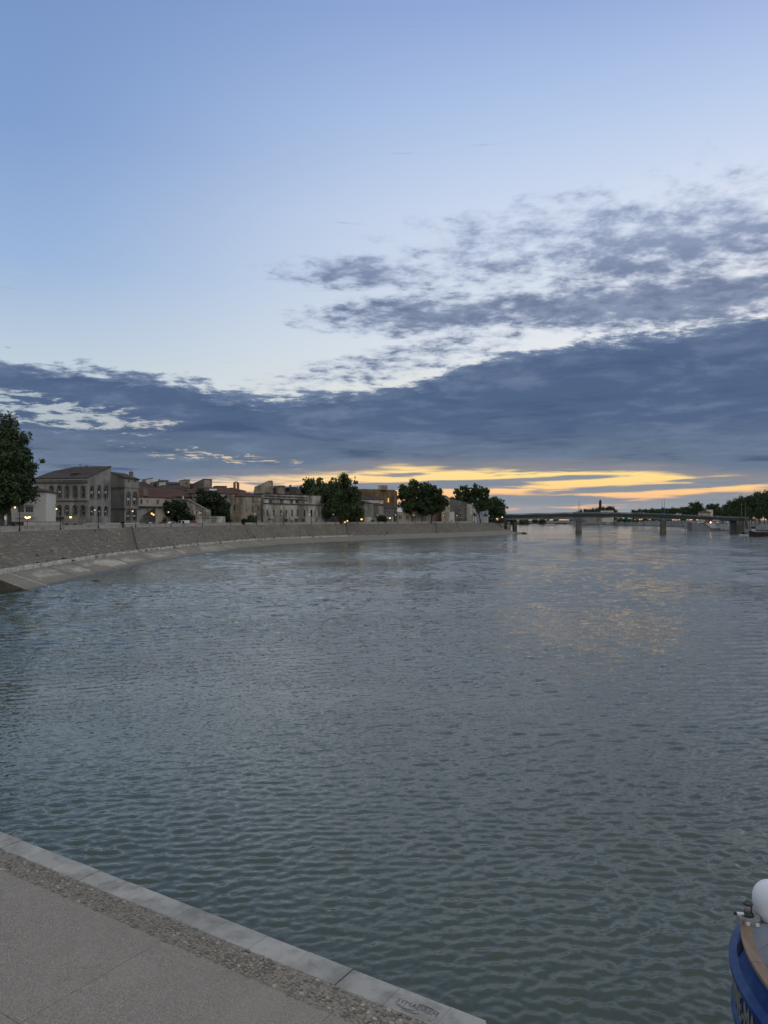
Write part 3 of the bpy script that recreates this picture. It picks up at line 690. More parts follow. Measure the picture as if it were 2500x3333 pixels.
# fairlead opening in the bulwark
mb = MB()
du = .012
for u0, z0, u1, z1 in ((.226, 3.09, .250, 3.27),):
    n_ = 5
    for i in range(n_):
        ua, ub = u0 + (u1 - u0) * i / n_, u0 + (u1 - u0) * (i + 1) / n_; f = lambda z: .26 + (z - 2.60) / (3.34 - 2.60) * (0 - .26) + .012
        mb.face([hull_pt(ua, z0 + sheer(ua) - 3.4, .118), hull_pt(ub, z0 + sheer(ub) - 3.4, .118), hull_pt(ub, z1 + sheer(ub) - 3.4, .046), hull_pt(ua, z1 + sheer(ua) - 3.4, .046)])
mb.build('fairlead_opening', pmat('fairlead_dark', (.004, .006, .02), (.006, .008, .025), 3, .8), boat)
# name, following the curved side
me = text_mesh('ANNE-MA', 0.5, 0.008); gold = pmat('name_letters', (.20, .20, .155), (.26, .255, .20), 3, .6)
xs = [v.co.x for v in me.vertices]; x0, x1 = min(xs), max(xs)
NAME_U0, NAME_U1, NAME_Z, NAME_H = .150, .400, 2.31, .46
ys = [v.co.y for v in me.vertices]; y0, y1 = min(ys), max(ys)
bm = bmesh.new(); bm.from_mesh(me)
bmesh.ops.triangulate(bm, faces=bm.faces); bmesh.ops.subdivide_edges(bm, edges=[e for e in bm.edges if e.calc_length() > .1], cuts=1); bm.to_mesh(me); bm.free()
_uu = np.linspace(0, 1, 2001); _pp = np.array([hull_pt(u, 0, .18)[:2] for u in _uu]); _al = np.concatenate([[0], np.cumsum(np.linalg.norm(np.diff(_pp, axis=0), axis=1))])
NAME_A0, NAME_LEN = float(np.interp(.224, _uu, _al)), 1.62
for v in me.vertices:
    al = NAME_A0 + (v.co.x - x0) / (x1 - x0) * NAME_LEN; u = float(np.interp(al, _al, _uu)); z = NAME_Z + (v.co.y - y0) / (y1 - y0) * NAME_H
    v.co = hull_pt(u, z + (sheer(u) - 3.4) * .5, .176 + (.012 if v.co.z > 0 else 0)) - Vector(boat.location)
me.materials.append(gold); o = bpy.data.objects.new('name_lettering', me); link(o, boat)
# radome, stern light and bracket at the rounded end
def wpt(px, py, Y): return P3(px, py, Y)
D0 = Vector((7.30, 14.55, 3.42))
mb = MB(); rr_ = .325; prof = [(.10, .0), (.20, .03), (.27, .10), (.315, .22), (rr_, .34)] + [(rr_ * math.cos(t), .44 + rr_ * 1.0 * math.sin(t)) for t in [i * math.pi / 2 / 9 for i in range(9)]] + [(.01, .44 + rr_)]
mb.lathe(D0, prof, 40); o = mb.build('radome', white_m, boat, smooth=True)
mb = MB(); mb.lathe(D0 - Vector((0, 0, 1.0)), [(.05, 0), (.05, 1.01)], 12); mb.box(7.0, 7.75, 14.50, 14.60, 3.36, 3.41); mb.build('radome_post', grey_m, boat)
LP = Vector((6.80, 14.42, 3.60))
mb = MB(); mb.lathe(LP, [(.105, 0), (.105, .03), (.08, .07), (.075, .075)], 20); mb.build('lantern_base', black_m, boat, smooth=False)
mb = MB(); mb.lathe(LP + Vector((0, 0, .075)), [(.068, 0), (.068, .13)], 20); mb.build('lantern_lens', pmat('lamp_lens', (.20, .19, .17), (.3, .29, .26), 7, .15, spec=.6), boat, smooth=True)
mb = MB(); mb.lathe(LP + Vector((0, 0, .206)), [(.088, 0), (.092, .02), (.075, .035), (.05, .04), (.045, .03)], 20)
for t in (0.6, 1.9, 5.2): mb.tube([LP + Vector((.072 * math.cos(t), .072 * math.sin(t), .07)), LP + Vector((.072 * math.cos(t), .072 * math.sin(t), .21))], .011, 6)
mb.build('lantern_cap', black_m, boat)
mb = MB(); mb.tube([(6.70, 14.40, 3.64), (6.53, 14.34, 3.675)], .028, 12); mb.build('light_tube', white_m, boat)
mb = MB(); mb.tube([(6.545, 14.345, 3.672), (6.515, 14.333, 3.678)], .03, 12); mb.build('tube_cap', black_m, boat)
mb = MB(); mb.prism([(6.60, 14.30), (6.92, 14.22), (7.02, 14.42), (6.95, 14.56), (6.62, 14.52)], 3.575, 3.60); mb.prism([(6.62, 14.31), (6.66, 14.31), (6.66, 14.5), (6.62, 14.5)], 3.44, 3.574)
mb.prism([(6.66, 14.29), (6.92, 14.235), (6.925, 14.26), (6.665, 14.315)], 3.45, 3.574); mb.box(6.9, 7.25, 14.38, 14.5, 3.40, 3.46); mb.build('light_bracket', grey_m, boat)
for xx in (6.70, 6.86):
    mb = MB(); mb.box(xx, xx + .06, 14.262 - (xx - 6.66) * .2, 14.29 - (xx - 6.66) * .2, 3.49, 3.55); mb.build('bracket_plate', white_m, boat)
mb = MB(); mb.tube([(7.12, 14.05, 3.38), (7.12, 14.05, 3.25)], .02, 6); mb.box(7.03, 7.2, 13.99, 14.1, 3.02, 3.25); mb.build('deck_lamp', grey_m, boat)

# ================================================================== town
def wallmat(name, a, b, c, sc=0.35, bump=.04):
    return pmat(name, a, b, sc, .9, bump, 3.0, c3=c, spots=.6, stretch=(1, 1, .55), spec=.2, detail=6)
M_grey = wallmat('render_grey', (0.285, 0.262, 0.222), (0.41, 0.376, 0.315), (0.185, 0.17, 0.145))
M_dgrey = wallmat('render_dark_grey', (0.182, 0.166, 0.138), (0.249, 0.227, 0.187), (0.135, 0.124, 0.102))
M_beige = wallmat('render_beige', (0.512, 0.433, 0.312), (0.632, 0.541, 0.391), (0.404, 0.338, 0.238))
M_white = wallmat('render_white', (0.734, 0.695, 0.579), (0.734, 0.695, 0.619), (0.700, 0.624, 0.488))
M_ruin = wallmat('ruin_stone', (.47, .42, .33), (.72, .65, .52), (.25, .22, .172), .3, .10)
M_stone = wallmat('old_rubble_stone', (0.296, 0.248, 0.179), (0.525, 0.445, 0.317), (0.202, 0.169, 0.125), .3, .10)
M_dstone = wallmat('dark_stone', (0.135, 0.117, 0.093), (0.215, 0.188, 0.148), (0.094, 0.083, 0.066), .3, .08)
M_brown = wallmat('warm_brown_stone', (0.256, 0.159, 0.089), (0.377, 0.242, 0.136), (0.161, 0.102, 0.059), .25, .08)
M_trim = pmat('trim_stone', (.33, .305, .26), (.42, .39, .335), .8, .85)
M_dtrim = pmat('dark_stained_trim', (.075, .072, .068), (.12, .115, .107), .8, .9)
M_frame = pmat('window_frame_white', (.44, .43, .40), (.52, .51, .475), 1, .6)
M_blind = pmat('white_blind', (.70, .70, .69), (.78, .78, .77), 1, .7)  # plain white; on window sashes it also carries reflected sky
M_shut = pmat('shutter_paint', (.50, .52, .52), (.58, .60, .60), 1.5, .7)
M_shutg = pmat('shutter_paint_greenish', (.40, .47, .45), (.46, .53, .51), 1.5, .7)
M_door = pmat('red_door', (.24, .055, .035), (.30, .075, .05), 1.5, .7)
M_hole = pmat('dark_opening', (.012, .012, .013), (.02, .02, .02), 1, .9)
M_glass = glass_mat('window_glass', (.02, .023, .027))
M_iron = pmat('cast_iron_black', (.014, .014, .015), (.022, .022, .022), 2, .5)
def roofmat(name, a, b):
    m = bpy.data.materials.new(name); m.use_nodes = True; nt = m.node_tree; bs = nt.nodes['Principled BSDF']; q = NB(nt)
    g = q.new('ShaderNodeNewGeometry'); pos = g.outputs['Position']
    n = q.noise(pos, .5, 5, .65); col = q.mix(q.sstep(n, .3, .7), (*a, 1), (*b, 1)); n2 = q.noise(pos, 2.6, 3, .7); col = q.mix(q.sstep(n2, .5, .75, 0, .5), col, (a[0] * .55, a[1] * .55, a[2] * .6, 1))
    q.put(bs.inputs['Base Color'], col); bs.inputs['Roughness'].default_value = .9; bs.inputs['Specular IOR Level'].default_value = .2
    wv = q.new('ShaderNodeTexWave'); wv.inputs['Scale'].default_value = 1.1; wv.inputs['Distortion'].default_value = 1.0; q.put(wv.inputs['Vector'], q.vmul(pos, (1, .7, .2)))
    bn = q.new('ShaderNodeBump'); bn.inputs['Distance'].default_value = .10; q.put(bn.inputs['Height'], wv.outputs['Fac']); q.put(bs.inputs['Normal'], bn.outputs[0]); return m
M_roof = roofmat('clay_tile_red', (.105, .060, .05), (.155, .087, .07))
M_roofd = roofmat('clay_tile_weathered', (.072, .056, .05), (.11, .084, .072))
M_chim = pmat('chimney_render', (.20, .165, .135), (.28, .235, .19), 1, .9)

def along(p, d, px):
    """point p + t d that lies on picture column px"""
    r = (px - 1250) / F0; t = (r * p[1] - p[0]) / (d[0] - r * d[1]); return (p[0] + t * d[0], p[1] + t * d[1])
class Bld:
    def __init__(s, name, label, plan, tops, mat, z0=ZS - .4, cat='building', group=None):
        s.plan = [tuple(map(float, p)) for p in plan]; s.tops = tops if isinstance(tops, (list, tuple)) else [tops] * len(plan); s.z0 = z0; s.mat = mat
        cx = sum(p[0] for p in plan) / len(plan); cy = sum(p[1] for p in plan) / len(plan)
        s.root = empty(name, (cx, cy, z0), label, cat, group); s.holes = {}; s.cap = True
    def fr(s, i):
        p = Vector(s.plan[i]); q = Vector(s.plan[(i + 1) % len(s.plan)]); d = q - p; L = d.length; d /= L; return p, q, d, L, Vector((d.y, -d.x))
    def hit(s, i, px, py):
        p, q, d, L, n = s.fr(i); w = along(tuple(p), tuple(d), px); return (Vector(w) - p).dot(d), ZZ(py, w[1])
    def rect(s, i, px0, px1, py0, py1):
        a, z1 = s.hit(i, px0, py0); b, z0 = s.hit(i, px1, py1); return min(a, b), max(a, b), min(z0, z1), max(z0, z1)
    def W3(s, i, u, z, out=0.0):
        p, q, d, L, n = s.fr(i); w = p + d * u + n * out; return Vector((w.x, w.y, z))
    def bar(s, mb, i, u0, u1, z0, z1, o0, o1):
        P_ = [s.W3(i, u0, 0, o1), s.W3(i, u1, 0, o1), s.W3(i, u1, 0, o0), s.W3(i, u0, 0, o0)]; mb.prism([(v.x, v.y) for v in P_], z0, z1)
    def win(s, i, px0, px1, py0, py1, pane=None, frame=None, arch=False, mull=1, bar=0, sill=True, shutters=None, surround=None, blind=0.0, depth=.28, hole=True):
        u0, u1, z0, z1 = s.rect(i, px0, px1, py0, py1)
        if arch: zs = z1 - (u1 - u0) * .5
        else: zs = z1
        s.holes.setdefault(i, []).append((u0, u1, z0, zs))
        fm = frame or M_frame; mb = MB(); t = .09; o0, o1 = -depth - .02, -depth + .08
        s.bar(mb, i, u0, u0 + t, z0, zs, o0, o1); s.bar(mb, i, u1 - t, u1, z0, zs, o0, o1); s.bar(mb, i, u0 + t, u1 - t, z0, z0 + t, o0, o1); s.bar(mb, i, u0 + t, u1 - t, zs - t, zs, o0, o1)
        for k_ in range(mull):
            c = u0 + (u1 - u0) * (k_ + 1) / (mull + 1); s.bar(mb, i, c - .04, c + .04, z0 + t, zs - t, o0, o1 - .01)
        for k_ in range(bar):
            c = z0 + (zs - z0) * (k_ + 1) / (bar + 1); s.bar(mb, i, u0 + t, u1 - t, c - .04, c + .04, o0, o1 - .015)
        w = mb.build('window', fm, s.root)
        mb = MB(); s.bar(mb, i, u0 + .03, u1 - .03, z0 + .03, zs - .03, -depth - .06, -depth - .03); mb.build('pane', pane or M_glass, w)
        if blind > 0:
            mb = MB(); zc = z0 + (zs - z0) * (1 - blind) * .62; s.bar(mb, i, u0 + t, u1 - t, zc, zc + (zs - z0) * blind, -depth - .028, -depth + .03); mb.build('blind', M_blind, w)  # white sash bar with the reflected sky put into its colour
        if sill: mb = MB(); s.bar(mb, i, u0 - .12, u1 + .12, z0 - .16, z0 - .003, -.1, .14); mb.build('sill', surround or M_trim, w)
        if arch:
            c = (u0 + u1) / 2; r = (u1 - u0) / 2; mb = MB(); n = 8
            inn = [(c - r * math.cos(math.pi * j / n), zs + r * math.sin(math.pi * j / n)) for j in range(n + 1)]; out = [(c - (r + .28) * math.cos(math.pi * j / n), zs + (r + .28) * math.sin(math.pi * j / n)) for j in range(n + 1)]
            for j in range(n):
                for o_ in (.09,):
                    mb.face([s.W3(i, *inn[j], o_), s.W3(i, *inn[j + 1], o_), s.W3(i, *out[j + 1], o_), s.W3(i, *out[j], o_)])
                mb.face([s.W3(i, *out[j], .09), s.W3(i, *out[j + 1], .09), s.W3(i, *out[j + 1], -.01), s.W3(i, *out[j], -.01)]); mb.face([s.W3(i, *inn[j + 1], .09), s.W3(i, *inn[j], .09), s.W3(i, *inn[j], .0), s.W3(i, *inn[j + 1], .0)])
            mb.build('arch', surround or M_dtrim, w)
            mb = MB(); mb.face([s.W3(i, u_, z_, .012) for u_, z_ in inn][::-1]); mb.build('arch_panel', pane or M_glass, w)
        if surround:
            mb = MB(); s.bar(mb, i, u0 - .26, u0 - .003, z0, zs, -.02, .08); s.bar(mb, i, u1 + .003, u1 + .26, z0, zs, -.02, .08); mb.build('jamb', surround, w)
        if shutters:
            ww = (u1 - u0) * .55
            for a, b in ((u0 - ww - .04, u0 - .04), (u1 + .04, u1 + .04 + ww)):
                mb = MB(); s.bar(mb, i, a, b, z0, zs, .02, .08); mb.build('shutter', shutters, w)
        return w
    def band(s, i, px0, px1, py0, py1, mat, out=.18, name='string_course'):
        u0, z1 = s.hit(i, px0, py0); u1, z0 = s.hit(i, px1, py1); p, q, d, L, n = s.fr(i)
        u0, u1 = max(min(u0, u1), -out), min(max(u0, u1), L + out)
        mb = MB(); s.bar(mb, i, u0, u1, min(z0, z1), max(z0, z1), -.05, out); return mb.build(name, mat, s.root)
    def panel(s, i, px0, px1, py0, py1, mat, name, out=.03, back=-.05):
        u0, u1, z0, z1 = s.rect(i, px0, px1, py0, py1); mb = MB(); s.bar(mb, i, u0, u1, z0, z1, back, out); return mb.build(name, mat, s.root)
    def recess(s, i, px0, px1, py0, py1, mat, name, depth=.35):
        u0, u1, z0, z1 = s.rect(i, px0, px1, py0, py1); s.holes.setdefault(i, []).append((u0, u1, z0, z1)); mb = MB(); s.bar(mb, i, u0 - .02, u1 + .02, z0 - .02, z1 + .02, -depth - .06, -depth); return mb.build(name, mat, s.root)
    def roof(s, faces, mat, t=.22, name='roof'):
        mb = MB()
        for f in faces: mb.face(f)
        o = mb.build(name, mat, s.root); md = o.modifiers.new('thick', 'SOLIDIFY'); md.thickness = t; md.offset = 0; return o
    def hip(s, ridge_up, mat, over=.45, inset=None, t=.22):
        """hip roof over a 4-corner plan"""
        P_ = [Vector(p) for p in s.plan]; c = sum(P_, Vector((0, 0))) / len(P_); z = max(s.tops)
        O = [p + (p - c).normalized() * over for p in P_]; l1 = (P_[1] - P_[0]).length; l2 = (P_[2] - P_[1]).length
        if l1 >= l2: a = (O[0] + O[3]) / 2; b = (O[1] + O[2]) / 2
        else: a = (O[0] + O[1]) / 2; b = (O[2] + O[3]) / 2
        ins = inset if inset is not None else min(l1, l2) / 2; d = (b - a).normalized(); Ln = (b - a).length; ins = min(ins, Ln * .49)
        ra = a + d * ins; rb = b - d * ins; r3 = lambda v, zz: (v.x, v.y, zz); zr = z + ridge_up
        if l1 >= l2: F_ = [[r3(O[0], z), r3(O[1], z), r3(rb, zr), r3(ra, zr)], [r3(O[1], z), r3(O[2], z), r3(rb, zr)], [r3(O[2], z), r3(O[3], z), r3(ra, zr), r3(rb, zr)], [r3(O[3], z), r3(O[0], z), r3(ra, zr)]]
        else: F_ = [[r3(O[0], z), r3(O[1], z), r3(ra, zr)], [r3(O[1], z), r3(O[2], z), r3(rb, zr), r3(ra, zr)], [r3(O[2], z), r3(O[3], z), r3(rb, zr)], [r3(O[3], z), r3(O[0], z), r3(ra, zr), r3(rb, zr)]]
        return s.roof(F_, mat, t)
    def flat(s, mat, t=.3, over=.25):
        P_ = [Vector(p) for p in s.plan]; c = sum(P_, Vector((0, 0))) / len(P_); mb = MB()
        mb.prism([tuple(p + (p - c).normalized() * over) for p in P_], [z + .003 for z in s.tops], [z + t for z in s.tops]); return mb.build('roof', mat, s.root)
    def chimney(s, px, py0, py1, Y, w, parent=None):
        mb = MB(); x = PX(px, Y)[0]; z0, z1 = ZZ(py1, Y), ZZ(py0, Y); mb.box(x - w / 2, x + w / 2, Y - w * .4, Y + w * .4, z0 - .6, z1); mb.box(x - w / 2 - .1, x + w / 2 + .1, Y - w * .4 - .1, Y + w * .4 + .1, z1 + .003, z1 + .2)
        mb.tube([(x, Y, z1 + .2), (x, Y, z1 + .6)], .16, 6); return mb.build('chimney', M_chim, s.root)
    def done(s):
        n = len(s.plan)
        mb = MB()
        for i in range(n):
            p, q, d, L, nn = s.fr(i); zt0, zt1 = s.tops[i], s.tops[(i + 1) % n]; H = [h for h in s.holes.get(i, []) if h[1] > .02 and h[0] < L - .02]
            H = [(max(a, .01), min(b, L - .01), c, e) for a, b, c, e in H]
            br = sorted(set([0.0, L] + [x for h in H for x in h[:2]])); zt = lambda u: zt0 + (zt1 - zt0) * u / L
            for a, b in zip(br[:-1], br[1:]):
                if b - a < 1e-4: continue
                z = s.z0
                for h in sorted([h for h in H if h[0] <= a + 1e-4 and h[1] >= b - 1e-4], key=lambda h: h[2]):
                    if h[2] > z: mb.face([s.W3(i, a, z), s.W3(i, b, z), s.W3(i, b, h[2]), s.W3(i, a, h[2])])
                    z = max(z, h[3])
                mb.face([s.W3(i, a, z), s.W3(i, b, z), s.W3(i, b, max(zt(b), z)), s.W3(i, a, max(zt(a), z))])
            for u0, u1, z0, z1 in H:
                D_ = -.5
                for A_, B_ in (((u0, z0), (u0, z1)), ((u0, z1), (u1, z1)), ((u1, z1), (u1, z0)), ((u1, z0), (u0, z0))):
                    mb.face([s.W3(i, A_[0], A_[1], 0), s.W3(i, B_[0], B_[1], 0), s.W3(i, B_[0], B_[1], D_), s.W3(i, A_[0], A_[1], D_)])
        if s.cap: mb.face([(p[0], p[1], z) for p, z in zip(s.plan, s.tops)])
        mb.build('wall', s.mat, s.root); return s
def quadplan(pxa, Ya, pxb, Yb, depth):
    A = Vector(PX(pxa, Ya)); B = Vector(PX(pxb, Yb)); d = (B - A).normalized(); n = Vector((-d.y, d.x)); return [A, B, B + n * depth, A + n * depth]

# ---- white apartment block
b = Bld('apartment_block', 'white three storey apartment block with balconies behind the left plane tree', quadplan(20, 199, 150, 201, 12), ZZ(1600, 200), M_white)
for y0, y1, xs in ((1648, 1668, (58, 78)), (1648, 1668, (82, 108)), (1608, 1627, (58, 78)), (1608, 1627, (84, 108))): b.win(0, *xs, y0, y1, mull=2, sill=False)
bal_m = pmat('balcony_grey_paint', (.36, .345, .32), (.42, .40, .37), 1, .7)
for y0, y1 in ((1628, 1640), (1669, 1681)):
    u0, u1, z0, z1 = b.rect(0, 48, 113, y0, y1); mb = MB(); b.bar(mb, 0, u0, u1, z0 - .25, z0, -.02, 1.2); bal = mb.build('balcony', M_white, b.root)
    mb = MB(); b.bar(mb, 0, u0, u1, z1 - .08, z1, 1.10, 1.18); mb.build('hand_rail', M_white, bal)
    for j in range(22):
        u = u0 + (u1 - u0) * (j + .5) / 22; mb = MB(); b.bar(mb, 0, u - .05, u + .05, z0 + .003, z1 - .083, 1.11, 1.15); mb.build('baluster', bal_m, bal)
b.hip(1.6, M_roofd, .6); b.done()
# ---- big arcaded house and its tower
C0 = Vector(PX(285, 221)); dR = (Vector(PX(360, 233)) - C0); Ldir = Vector((-dR.y, dR.x)).normalized(); Lp = Vector(along(C0, Ldir, 112)); R1 = Vector(PX(360, 233))
plan = [Lp, C0, R1, R1 + (Lp - C0)]
zE, zR = ZZ(1556, 221), ZZ(1518, 233)
b = Bld('townhouse', 'large grey house with arched windows and a sloping roof rising to the right', plan, [zE, zE, zR - .1, zE + .5], M_grey); b.cap = False
for j, px in enumerate((167, 193, 217.6, 244, 270)):
    b.win(0, px - 5, px + 5, 1582, 1620, arch=True, mull=0, bar=1, blind=.12 if j < 2 else 0, surround=M_dtrim); b.win(0, px - 5, px + 5, 1646, 1676, arch=True, mull=0, bar=1, surround=M_dtrim, blind=.1 if j == 2 else 0)
for px in (299, 322.5, 344.5):
    b.win(1, px - 4.4, px + 4.4, 1581, 1622, arch=True, mull=0, bar=1, blind=.2, surround=M_dtrim); b.win(1, px - 4.4, px + 4.4, 1649, 1677, arch=True, mull=0, bar=1, blind=.22, surround=M_dtrim)
b.win(1, 342.5, 346, 1541, 1549, mull=0, sill=False, pane=M_blind)
b.band(0, 110, 285, 1629, 1633, M_dtrim); b.band(0, 110, 285, 1569, 1573, M_dtrim, .22); b.band(0, 110, 285, 1558, 1562, M_trim, .35, 'cornice')
for px in (217, 244, 270): b.panel(0, px - 5, px + 5, 1704, 1710, M_hole, 'cellar_opening')
b.panel(0, 150, 208, 1683.5, 1686.5, pmat('awning_dark', (.02, .02, .022), (.03, .03, .03), 1), 'awning', 1.3)
rl = Vector(along(R1, (Lp - C0), 247)); rl2 = Vector(along(R1 + Vector((1, 0)) * 0, (Lp - C0), 172)); ov = (C0 - R1).normalized() * .6
e0, e1 = Lp + ov, C0 + ov; g = dR.normalized() * .35
b.roof([[(e0.x, e0.y, zE), (e1.x + .3, e1.y, zE), (R1.x + .3, R1.y, zR), (rl.x, rl.y, zR), (rl2.x, rl2.y, zR - 1.3)], [(e0.x, e0.y, zE), (rl2.x, rl2.y, zR - 1.3), (plan[3].x, plan[3].y, zR - 1.3)]], M_roofd)
# skylight and aerial
mb = MB(); c = P3(252, 1545, 226); mb.obox(c, (1, 0, 0), (0, .8, .55), (0, -.55, .8), 2.0, .7, .12); mb.build('skylight', M_hole, b.root)
for px, y0, y1 in ((260, 1509, 1521), (281, 1513, 1520)):
    mb = MB(); a = P3(px, y0, 232); mb.tube([(a.x, a.y, ZZ(1524, 232)), a], .05, 5); mb.tube([a + Vector((-.5, 0, -.1)), a + Vector((.5, 0, -.1))], .035, 5); mb.tube([a + Vector((-.35, 0, -.4)), a + Vector((.35, 0, -.4))], .035, 5); mb.build('aerial', M_iron, b.root)
b.done()
K = Vector(PX(405, 237)); Rr = Vector(PX(452, 245)); Ll = Vector(PX(356, 243.5)); zT = ZZ(1556, 237)
b = Bld('narrow_house', 'tall narrow beige house with paired arched windows and dark side wall', [Ll, K, Rr, Rr + (Ll - K)], [ZZ(1537, 243), zT, zT, ZZ(1537, 243)], M_grey)
for px in (418, 438.5):
    b.win(1, px - 5, px + 5, 1602, 1644, arch=True, mull=0, bar=1, blind=.2, surround=M_dtrim); b.win(1, px - 5, px + 5, 1660, 1693, arch=True, mull=0, bar=1, blind=.12, surround=M_dtrim)
    mb = MB(); u, z = b.hit(1, px + .5, 1566); mb.tube([b.W3(1, u, z, .02), b.W3(1, u, z, -.1)], .32, 12); mb.build('oculus', M_hole, b.root)
b.panel(0, 357, 404.5, 1545, 1706, M_dgrey, 'dark_side_render', .03)  # darker panel puts shade into the colour of the left-facing wall
for y in (1587, 1655): b.band(1, 404, 453, y, y + 2.6, M_dtrim); b.band(0, 356, 405, y, y + 2.6, M_dtrim)
b.win(0, 376, 383, 1676, 1687, mull=0, sill=False); b.band(1, 404, 453, 1702, 1709, M_white, .1, 'plinth'); b.band(0, 356, 405, 1699, 1702, M_hole, .1, 'dark_ledge')
n_ = (Rr - K).normalized() * .5; m_ = (K - Ll).normalized() * .5
e = [Ll - n_, K - n_ + m_, Rr + n_ + m_, Rr + (Ll - K) + n_]; zz = [ZZ(1535.5, 243), zT + .1, zT - .1, ZZ(1536, 243)]
b.roof([[(p.x, p.y, z) for p, z in zip(e, zz)]], M_roofd); b.chimney(426.5, 1538, 1552, 242, 1.1); b.done()
# ---- house with shutters
b = Bld('shuttered_house', 'low beige house with pale shutters under a red tiled roof', quadplan(446, 281, 572, 297, 11), ZZ(1620, 289), M_beige)
b.win(0, 455.5, 464, 1625, 1640, shutters=M_shut); b.win(0, 509.5, 517.5, 1626, 1641, shutters=M_shutg); b.win(0, 478.5, 482, 1627, 1635, mull=0); b.win(0, 480, 484, 1656, 1664, mull=0); b.panel(0, 457, 467.5, 1655, 1675, M_shut, 'shutter', .06)
b.band(0, 440, 530, 1647, 1652, M_roofd, 1.2, 'lean_to_roof'); b.hip(4.0, M_roof, .5, 4.5); b.chimney(473, 1591, 1608, 284, 1.3); b.done()
b = Bld('lean_to_shed', 'small dark gabled shed in front of the shuttered house', [PX(466, 274), PX(486, 275.5), PX(506, 277), PX(506, 284), PX(466, 281)], [ZZ(1680, 274), ZZ(1666, 275), ZZ(1652, 277), ZZ(1652, 284), ZZ(1680, 281)], M_dstone, cat='shed')
b.win(0, 475, 485, 1682, 1694, mull=1, sill=False); b.roof([[(*PX(463, 273.5), ZZ(1681, 274)), (*PX(507, 276.5), ZZ(1650.5, 277)), (*PX(507, 285), ZZ(1650.5, 285)), (*PX(463, 282), ZZ(1681, 282))]], M_roofd); b.done()
b = Bld('flat_outbuilding', 'flat topped grey outbuilding with pale coping behind the dark bush', quadplan(540, 305, 630, 313, 9), ZZ(1625, 308), M_dstone); b.flat(M_trim, .25); b.win(0, 620, 625, 1640, 1650, mull=0)
mb = MB(); c = P3(596, 1622, 309); mb.lathe(c, [(.35, -.3), (.35, .3), (.2, .7), (.2, 1.0), (.4, 1.15)], 8); mb.build('chimney_cowl', M_white, b.root); b.done()
b = Bld('red_roof_house', 'dark house with a broad red roof behind the flat outbuilding', quadplan(530, 322, 630, 336, 12), ZZ(1617, 330), M_dstone); b.hip(3.6, M_roof, .4, 3); b.done()
# ---- ruined bath-house wall with sloping top
Yr = 309
def ruin(name, label, poly, Y, Yb, thick, mat):
    """standing wall from a front outline given in picture columns/rows at depth Y..Yb"""
    root = empty(name, P3(poly[0][0], 1705, Y), label, 'ruin'); mb = MB(); f = lambda px: Y + (Yb - Y) * (px - poly[0][0]) / (max(p[0] for p in poly) - poly[0][0])
    A = [P3(px, py, f(px)) for px, py in poly]; Bk = [a + Vector((0, thick, 0)) for a in A]
    mb.face(A); mb.face(Bk[::-1])
    for i in range(len(A)): j = (i + 1) % len(A); mb.face([A[j], A[i], Bk[i], Bk[j]])
    mb.build('wall', mat, root); return root, f
root, f = ruin('ruined_gable_wall', 'ruined stone wall with a long sloping top and battered left edge', [(588, 1706), (684, 1706), (684, 1660), (671, 1657.5), (612, 1627)], 306, 314, 1.6, M_ruin)
mb = MB(); a, c = P3(612, 1626.4, 307.6), P3(671, 1657, 312.6); dd = (c - a); mb.obox((a + c) / 2 + Vector((0, .8, 0)), dd.normalized(), (0, 1, 0), dd.normalized().cross(Vector((0, 1, 0))), dd.length / 2, .95, .14); mb.build('coping', M_trim, root)
for px0, px1 in ((624, 631), (638, 645), (650, 656), (667, 671)):
    mb = MB(); q = [P3(px0, 1680, f(px0)), P3(px1, 1680, f(px1)), P3(px1 - 1, 1664, f(px1)), P3(px0 + 1, 1664, f(px0))]; o_ = Vector((0, -.03, 0)); mb.face([v + o_ for v in q]); mb.build('opening', M_hole, root)
for px in (634, 647.5, 659):
    mb = MB(); y = f(px); a = P3(px, 1682, y); mb.prism([(a.x - .55, y - .9), (a.x + .55, y - .9), (a.x + .35, y + .1), (a.x - .35, y + .1)], ZZ(1690, y), [ZZ(1664, y) - 1.0, ZZ(1664, y) - 1.0, ZZ(1660, y), ZZ(1660, y)]); mb.build('buttress', M_ruin, root)
b = Bld('brick_garden_wall', 'low old brick wall with a toothed band below the sloping ruin', quadplan(600, 296, 733, 321, .8), ZZ(1681, 308), M_ruin, cat='wall')
for j in range(26):
    px = 606 + j * 4.3; b.panel(0, px, px + 2.2, 1686, 1688.5, M_dtrim, 'tooth', .06)
b.flat(M_trim, .12, .1); b.done()
# ---- houses right of the ruin
b = Bld('ivy_house', 'stone house with a long red roof and a white shuttered window', quadplan(636, 333, 790, 348, 11), ZZ(1607, 341), M_stone)
b.win(0, 728, 742, 1645, 1672, shutters=M_shut, bar=2); b.win(0, 761, 767, 1643, 1663, mull=0, bar=1); b.panel(0, 690, 788, 1609, 1614, M_ruin, 'pale_upper_course', .05); b.hip(2.9, M_roof, .6, 4)
mb = MB(); c = P3(693, 1594, 338); mb.obox(c, (1, .1, 0), (0, .9, .42), (0, -.42, .9), 1.6, .9, .08); mb.build('skylight', M_shut, b.root); b.done()
b = Bld('slit_window_house', 'rough stone house with tall slit windows and small red roof', quadplan(785, 343, 849, 352, 10), ZZ(1616, 347), M_stone)
for x0, x1, y0, y1 in ((819.5, 825, 1647, 1666), (838, 844, 1647, 1666), (801.5, 805, 1655, 1667)): b.win(0, x0, x1, y0, y1, mull=0, sill=True)
b.panel(0, 821.5, 825, 1618, 1637, M_hole, 'dark_recess', .03); b.band(0, 785, 849, 1630, 1632, M_dtrim, .1); b.hip(2.0, M_roof, .5, 3); b.done()  # flat dark strip marks the drain on the wall
